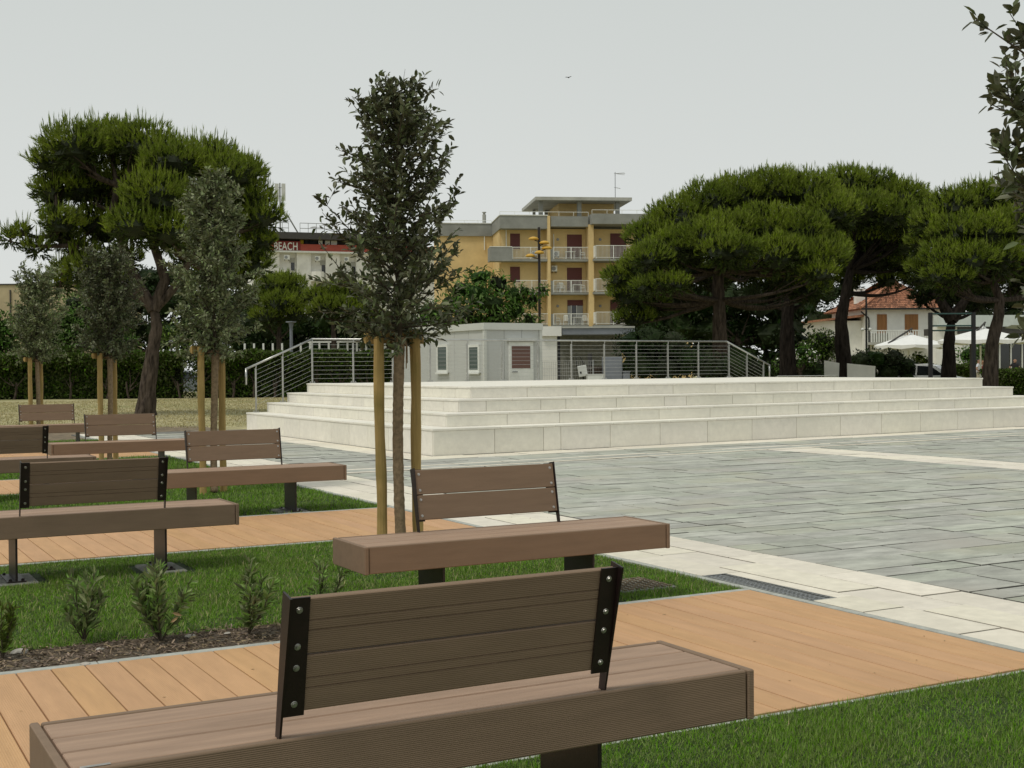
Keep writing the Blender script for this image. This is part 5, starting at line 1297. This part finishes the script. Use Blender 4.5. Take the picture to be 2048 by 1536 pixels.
b = MB(); b.box(.7, 1.4, 3.4, 4.2, zev+.6, VF.at(1727, 577, 3.4)[1]); b.build('chimney', WHITEW, roof)
rf = MB(); zl = zev-.9; rf.add([(sL2-.5, .3, zl-.25), (.28, .3, zl+.3), (.28, 9.2, zl+.3), (sL2-.5, 9.2, zl-.25), (sL2-.5, .3, zl-.1), (.28, .3, zl+.5), (.28, 9.2, zl+.5), (sL2-.5, 9.2, zl-.1)], [(0, 1, 2, 3), (4, 5, 6, 7), (0, 1, 5, 4), (1, 2, 6, 5), (2, 3, 7, 6), (3, 0, 4, 7)]); rf.build('porch_roof', TILE, vi)
ar = MB(); qx = [sL2+1.2, sL2+3.6]; ar.prism([(qx[0], .5), (qx[1], .5), (qx[1], 2.6)]+[((qx[0]+qx[1])/2+1.2*math.cos(a), 2.6+.9*math.sin(a)) for a in np.linspace(.2, 2.94, 7)]+[(qx[0], 2.6)], .96, .999, 'XZ'); ar.build('arched_recess', CONC, vi)
tubepart(vi, 'downpipe', DARKM, [(-.1, -.1, zev-.2), (.5, -.1, zev-.7), (.55, -.1, zev-.9), (.55, -.1, 0)], .06); bx(vi, 'gutter', DARKM, ex0, ex1, ey0-.12, ey0-.01, zev-.08, zev+.05)

RF_ = Frame(1880, 92, VIEW_DEG+6)
re_ = thing('restaurant', 'glass fronted restaurant with pale teal fascia at the right edge', 'building', (RF_.o[0], RF_.o[1], 0), RF_.a)
s0, s1, z0, z1 = RF_.rect(1878, 630, 2160, 653, 0); _, _, zd, _ = RF_.rect(1878, 653, 2160, 667, 0)
bx(re_, 'fascia', TEAL, s0, s1, 0, .9, z0, z1); bx(re_, 'roof', GREYL, s0+2, s1, .91, 6, z0, z0+.3); bx(re_, 'soffit_band', DARKG, s0+1.5, s1, .1, 6, zd, z0-.003); bx(re_, 'side_wall', WHITEW, s0-.1, s0+1.9, .3, 1.3, -.05, z0-.004); bx(re_, 'back_wall', CONC, s0+2, s1, 5.5, 5.8, -.05, zd-.003)
for k in range(9): x = s0+2.2+k*.85; fr_ = bx(re_, 'window_frame', PANELW, x, x+.08, .5, .58, -.05, zd-.004); bx(fr_, 'pane', GLASS, x+.081, x+.76, .53, .55, .1, zd-.05)
for k in range(3): x = s0+2.0+k*.16; bx(re_, 'curtain', CLOTHW, x, x+.13, .40, .46, .02, zd-.01)

def parasol(label, px, D, py_top, py_rim, wpx, arm_dx, deg=12):
    gx, gy = ground_at(px, D); u = thing('parasol', label, 'parasol', (gx, gy, -.05), R(VIEW_DEG+deg), 'white cantilever parasols of the restaurant'); zt = W(px, py_top, D)[2]+.05; zr_ = W(px, py_rim, D)[2]+.05; r = wpx/2*D/F_PX
    n = 8; b = MB(); ring = [(r*1.04*math.cos(2*math.pi*(k+.5)/n), r*1.04*math.sin(2*math.pi*(k+.5)/n)) for k in range(n)]; m2 = []
    for k in range(n):
        a, c = ring[k], ring[(k+1) % n]
        b.add([(0, 0, zt), (a[0]*.5, a[1]*.5, (zt+zr_)/2+.02), (a[0], a[1], zr_), (c[0]*.97*.5+a[0]*.97*.5, c[1]*.97*.5+a[1]*.97*.5, zr_-.03), (c[0], c[1], zr_), (c[0]*.5, c[1]*.5, (zt+zr_)/2+.02)], [(0, 1, 5), (1, 2, 3), (1, 3, 5), (3, 4, 5)])
        mid = ((a[0]+c[0])*.5*.99, (a[1]+c[1])*.5*.99)
        b.add([(a[0], a[1], zr_), (mid[0], mid[1], zr_-.03), (mid[0], mid[1], zr_-.26), (a[0], a[1], zr_-.16)], [(0, 1, 2, 3)]); b.add([(mid[0], mid[1], zr_-.03), (c[0], c[1], zr_), (c[0], c[1], zr_-.16), (mid[0], mid[1], zr_-.26)], [(0, 1, 2, 3)])
    b.build('canopy', CLOTHW, u)
    for k in range(n): tubepart(u, 'rib', WHITEP, [(0, 0, zt-.07), (ring[k][0]*.98, ring[k][1]*.98, zr_-.06)], .018, 5)
    b = MB(); b.lathe([(.13, zt-.02), (.10, zt+.05), (.03, zt+.09)], 10); b.build('cap', CLOTHW, u)
    sx = arm_dx; b = MB(); b.tube([(sx, -.3, 0), (sx, -.3, zr_-.1), (sx*.98, -.3, zr_+.12)], .06, 8); b.tube([(sx*1.04, -.3, zr_+.1), (0, -.15, zt+.32)], .055, 8); b.tube([(0, -.15, zt+.3), (0, 0, zt+.05)], .03, 6); b.build('cantilever_arm', DARKG, u)
    b = MB(); b.lathe([(.05, 0), (.05, zr_-.3)], 8, c=(.35, .9, 0)); b.build('inner_pole', CLOTHW, u)
    b = MB(); b.box(sx-.5, sx+.5, -.8, .2, 0, .1); b.build('base', CONC, u)
parasol('left white parasol in front of the villa balcony', 1822, 76, 668, 690, 136, -1.55)
parasol('right white parasol before the restaurant, partly behind the pine trunks', 1968, 72, 656, 680, 170, -1.0)

# low white walls, barrier, exercise frame
for (x0, y0, x1, y1, D, lab) in ((1649, 723, 1676, 770, 54, 'small white panel left of the pine trunk before the villa'), (1695, 729, 1748, 770, 53, 'leaning white panel right of the pine trunk before the villa')):
    fr_ = Frame(x0, D, VIEW_DEG-6); s0, s1, z0, z1 = fr_.rect(x0, y0, x1, y1); u = thing('hoarding_board', lab, 'board', (fr_.o[0], fr_.o[1], -.05), fr_.a)
    b = MB(); b.prism([(s0, 0), (s1, 0), (s1+.06, z1-.02), (s0, z1+.10)], 0, .1, 'XZ'); b.build('sheet', WHITEW, u); bx(u, 'foot', CONC, s0+.1, s1-.1, -.1, .2, 0, .06) if False else None
    for s in (s0+.08, s1-.12): bx(u, 'prop', DARKG, s, s+.05, .102, .3, 0, z1*.6)
EF = Frame(1861, 38, VIEW_DEG+4)
ex = thing('exercise_frame', 'dark pull up frame with two posts and green bars', 'exercise frame', (EF.o[0], EF.o[1], -.05), EF.a)
se = EF.at(1947, 680)[0]; ze = EF.at(1900, 625)[1]+.05
for x, q in ((0, 1), (se, 1)): bx(ex, 'post', DARKM, x-.05, x+.05, -.05, .05, 0, ze)
GREENB = mat('green_bar_paint', (0.02, 0.06, 0.05), .45)
for py in (627.5, 651.5, 661): z = EF.at(1900, py)[1]+.05; tubepart(ex, 'bar', GREENB, [(.052, 0, z), (se-.052, 0, z)], .022, 8)
u = thing('barrier', 'low steel barrier with red and white band behind the platform', 'barrier', (*ground_at(1552, 46), -.05), R(VIEW_DEG)); ln = 125*46/F_PX; zb = W(1610, 752, 46)[2]+.05
for k in range(12): tubepart(u, 'upright', INOX, [(ln*k/11, 0, .15), (ln*k/11, 0, zb)], .012, 5)
tubepart(u, 'frame', INOX, [(0, 0, 0), (0, 0, zb-.06), (.06, 0, zb), (ln-.06, 0, zb), (ln, 0, zb-.06), (ln, 0, 0)], .02, 6)
for k in range(8): bx(u, 'stripe', REDW if k % 2 else WHITEP, .35+k*.17, .35+k*.17+.168, -.04, -.025, zb-.18, zb-.05)

# ================================================================== CARS
def car(label, px, D, deg, paint, top_py, group):
    gx, gy = ground_at(px, D); u = thing('parked_car', label, 'car', (gx, gy, -.05), R(VIEW_DEG+deg), group); Hc = 1.50
    # side profile along x (front at +x), lofted across the width with tumblehome
    low = [(-1.75, .30), (-1.80, .55), (-1.76, .82), (-1.66, .92), (1.0, .90), (1.55, .80), (1.76, .62), (1.78, .38), (1.70, .26)]
    b = MB(); n = len(low); st = [(-.80, .97), (-.78, 1.0), (.78, 1.0), (.80, .97)]
    vs = [(x*k, y, z) for (y, k) in st for x, z in low]; fs = [(r_*n+i, r_*n+(i+1) % n, (r_+1)*n+(i+1) % n, (r_+1)*n+i) for r_ in range(3) for i in range(n)]+[tuple(range(n)), tuple(range(3*n, 4*n))]
    b.add(vs, fs); b.build('body', paint, u)
    cabp = [(-1.70, .90), (-1.62, 1.22), (-1.30, 1.46), (-.3, Hc), (.25, 1.44), (1.05, .90)]
    b = MB(); n = len(cabp); vs = [(x*.985 if z > 1 else x, s*(.775-.13*max(0, (z-.9)/.6)), z) for s in (-1, 1) for x, z in cabp]
    b.add(vs, [tuple(range(n)), tuple(range(n, 2*n))]+[(i, (i+1) % n, (i+1) % n+n, i+n) for i in range(n)]); b.build('cabin', paint, u)
    for s in (-1, 1):
        for q in ([(-1.45, .95), (-1.38, 1.20), (-1.15, 1.38), (-.55, 1.41), (-.55, .95)], [(-.47, .95), (-.47, 1.41), (.18, 1.37), (.78, .95)]):
            b = MB(); o_ = [(x, s*(.785-.13*max(0, (z-.9)/.6)), z) for x, z in q]; i_ = [(x, y-s*.03, z) for x, y, z in o_]; n = len(q)
            b.add(o_+i_, [tuple(range(n)), tuple(range(n, 2*n))]+[(i, (i+1) % n, (i+1) % n+n, i+n) for i in range(n)]); b.build('side_window', GLASS, u)
        for x in (-1.12, 1.12):
            b = MB(); b.lathe([(.14, -.09), (.27, -.09), (.30, -.06), (.30, .06), (.27, .09), (.14, .09)], 18, c=(x, s*.72, .30), axis='Y'); wl = b.build('wheel', RUBBER, u)
            b = MB(); b.lathe([(.17, -.012), (.17, .012)], 12, c=(x, s*.822, .30), axis='Y'); b.build('rim', INOX, wl)
        b = MB(); b.box(1.735, 1.775, s*.70-.13 if s > 0 else -.83+.05, s*.70+.05 if s > 0 else -.70+.13, .58, .72); b.build('headlight', PANELW, u)
        b = MB(); b.box(-1.79, -1.765, min(s*.56, s*.74), max(s*.56, s*.74), .62, .84); b.build('tail_light', REDW, u)
        b = MB(); b.cbox(.70, .86, min(s*.80, s*.95), max(s*.80, s*.95), .92, 1.04, .02); b.build('mirror', paint, u)
    for (xa, za, xb, zb_) in ((.30, 1.40, 1.0, .94), (-1.36, 1.40, -1.655, 1.0)):
        dx = .03 if xa > 0 else -.03; b = MB(); w0, w1 = .58, .68; b.add([(xa+dx, -w0, za), (xa+dx, w0, za), (xb+dx, w1, zb_), (xb+dx, -w1, zb_), (xa, -w0, za-.04), (xa, w0, za-.04), (xb, w1, zb_-.04), (xb, -w1, zb_-.04)], [(0, 1, 2, 3), (4, 5, 6, 7), (0, 1, 5, 4), (1, 2, 6, 5), (2, 3, 7, 6), (3, 0, 4, 7)]); b.build('windscreen', GLASS, u)
    return u
car('small white car seen behind the left post of the exercise frame', 1862, 62, -32, CARW, 738, 'parked cars')
car('pale car glimpsed through the gap in the hedge', 372, 73, 8, CARS, 735, 'parked cars')

# ================================================================== PEOPLE
def person(label, px, D, face_deg, shirt, trousers, height=1.74, arm_r='down', arm_l='down', sleeve=.5, hair=HAIR):
    gx, gy = ground_at(px, D); k = height/1.74
    J = dict(pelvis=(0, 0, .95), spine=(0, .01, 1.12), chest=(0, .0, 1.32), neck=(0, .0, 1.47), head0=(0, -.015, 1.56), head1=(0, -.02, 1.66), head2=(0, -.01, 1.715),
             sL=(.18, 0, 1.41), sR=(-.18, 0, 1.41), hL=(.09, 0, .90), hR=(-.09, 0, .90), kL=(.10, -.02, .50), kR=(-.10, .02, .50), aL=(.105, .03, .10), aR=(-.105, .05, .10), tL=(.115, -.12, .045), tR=(-.115, -.10, .045))
    arms = dict(down=((.23, .02, 1.14), (.24, -.04, .90), (.235, -.06, .81)), up=((.25, -.16, 1.33), (.13, -.24, 1.56), (.09, -.23, 1.64)), hip=((.33, .05, 1.17), (.22, -.10, 1.02), (.17, -.13, .99)), fwd=((.24, -.10, 1.17), (.20, -.32, 1.08), (.17, -.40, 1.07)))
    for s, nm, a in ((1, 'L', arm_l), (-1, 'R', arm_r)):
        for q, jn in zip(arms[a], ('e', 'w', 'h')): J[jn+nm] = (q[0]*s, q[1], q[2])
    rad = dict(pelvis=.155, spine=.145, chest=.165, neck=.055, head0=.075, head1=.098, head2=.07, s=.075, e=.046, w=.034, h=.040, k=.062, a=.045, t=.04)
    rad['hL'] = rad['hR'] = .10
    E_ = [('pelvis', 'spine'), ('spine', 'chest'), ('chest', 'neck'), ('neck', 'head0'), ('head0', 'head1'), ('head1', 'head2')]
    for n_ in 'LR':
        J['p'+n_] = J.pop('h'+n_) if False else (.09 if n_ == 'L' else -.09, 0, .88)
        E_ += [('chest', 's'+n_), ('s'+n_, 'e'+n_), ('e'+n_, 'w'+n_), ('w'+n_, 'h'+n_), ('pelvis', 'p'+n_), ('p'+n_, 'k'+n_), ('k'+n_, 'a'+n_), ('a'+n_, 't'+n_)]
    for s, nm, a in ((1, 'L', arm_l), (-1, 'R', arm_r)): q = arms[a][2]; J['h'+nm] = (q[0]*s, q[1], q[2])
    names = list(J); me = bpy.data.meshes.new('body'); me.from_pydata([tuple(c*k for c in J[n_]) for n_ in names], [(names.index(a), names.index(c)) for a, c in E_], [])
    o = bpy.data.objects.new('body_tmp', me); COL.objects.link(o); sk = o.modifiers.new('s', 'SKIN'); sb = o.modifiers.new('d', 'SUBSURF'); sb.levels = sb.render_levels = 2
    for i, n_ in enumerate(names):
        r_ = rad.get(n_) or (.045 if n_[0] == 'h' else .095 if n_[0] == 'p' else rad[n_[0]]); d = me.skin_vertices[0].data[i]
        d.radius = (r_*k*(1.15 if n_ in ('chest', 'spine', 'pelvis') else 1), r_*k*(.72 if n_ in ('chest', 'spine', 'pelvis') else 1)); d.use_root = (n_ == 'pelvis')
    bpy.context.view_layer.update(); m2 = bpy.data.meshes.new_from_object(o.evaluated_get(bpy.context.evaluated_depsgraph_get())); bpy.data.objects.remove(o)
    m2.materials.clear(); 
    for q in (SKIN, shirt, trousers, RUBBER): m2.materials.append(q)
    for p in m2.polygons:
        c = p.center/k; z = c.z; p.use_smooth = True
        p.material_index = 3 if z < .085 else 2 if z < .95 and (abs(c.x) < .2 and c.y > -.09) else 0
        if .95 <= z < 1.475 and not (abs(c.x) > .215 and z < 1.41-.25*sleeve) : p.material_index = 1
        if arm_r != 'down' or arm_l != 'down':
            if z > 1.40 and c.y < -.12: p.material_index = 0
    u = thing('person', label, 'person', (gx, gy, -.05), R(VIEW_DEG+face_deg)); link('body', m2, u)
    bm2 = bmesh.new(); bmesh.ops.create_icosphere(bm2, subdivisions=2, radius=.108*k)
    for v in bm2.verts: v.co = Vector((v.co.x*.92, v.co.y*1.02+.018*k, v.co.z*.95+1.662*k)); 
    bmesh.ops.delete(bm2, geom=[v for v in bm2.verts if v.co.y < -.045*k and v.co.z < 1.70*k or v.co.z < 1.58*k], context='VERTS')
    mh = bpy.data.meshes.new('hair'); bm2.to_mesh(mh); bm2.free(); mh.materials.append(hair); link('hair', mh, u)
    b = MB()
    for s in (-1, 1): b.lathe([(.008, 0), (.011, .006)], 6, c=(s*.035*k, -.108*k, 1.655*k), axis='Y')
    b.build('eyes', HAIR, u); b = MB(); b.prism([(-.016*k, 1.605*k), (.016*k, 1.605*k), (0, 1.65*k)], -.135*k, -.10*k, 'XZ'); b.build('nose', SKIN, u)
    for s in (-1, 1): b = MB(); b.cbox(s*.098*k-.012, s*.098*k+.012, -.03*k, .02*k, 1.61*k, 1.67*k, .006); b.build('ear', SKIN, u)
    # five fingers on each hand
    for nm in 'LR':
        h = Vector(J['h'+nm])*k; d = (h-Vector(J['w'+nm])*k).normalized(); sd_ = d.orthogonal().normalized()
        for q in range(4):
            b = MB(); p0 = h+sd_*(q-1.5)*.019; L_ = (.062, .07, .066, .052)[q]; b.tube([p0, p0+d*L_*.6, p0+d*L_-Vector((0, .012, 0))], [.009, .0085, .007], 5); b.build('finger', SKIN, u)
        b = MB(); p0 = h-d*.02+sd_*.03; b.tube([p0, p0+sd_*.03+d*.02, p0+sd_*.03+d*.05], [.010, .009, .008], 5); b.build('thumb', SKIN, u)
    if True:
        b = MB(); b.tube([(.165*math.cos(a)*k, .108*math.sin(a)*k, .955*k) for a in np.linspace(0, 2*math.pi, 15)], .016, 5, cap=False); b.build('belt', RUBBER, u)
    return u
person('man in white shirt and beige trousers standing left of the leaning trunk', 1956.5, 78, 60, SHIRTW, TROUS, 1.76, arm_l='up', arm_r='hip')
person('person in red top mostly hidden behind the leaning trunk', 1966, 79, -70, SHIRTR, CLOTHD, 1.66, arm_r='fwd', arm_l='down')
person('person in black top standing in the restaurant doorway', 2030, 84, -10, SHIRTB, CLOTHD, 1.78, arm_r='hip', arm_l='fwd')

# tiny bird in the sky
p = W(1137, 155, 70); u = thing('bird', 'tiny dark bird flying in the empty sky', 'bird', tuple(p), .6)
b = MB(); b.lathe([(.005, -.10), (.028, -.05), (.035, .0), (.022, .06), (.004, .09)], 8, axis='X'); b.build('body', BIRDM, u)
for s in (-1, 1): b = MB(); b.add([(-.03, 0, .01), (.04, 0, .01), (.02, s*.12, .06), (-.03, s*.2, .03), (-.03, 0, 0), (.04, 0, 0), (.02, s*.12, .05), (-.03, s*.2, .025)], [(0, 1, 2, 3), (7, 6, 5, 4), (0, 1, 5, 4), (1, 2, 6, 5), (2, 3, 7, 6), (3, 0, 4, 7)]); b.build('wing', BIRDM, u)
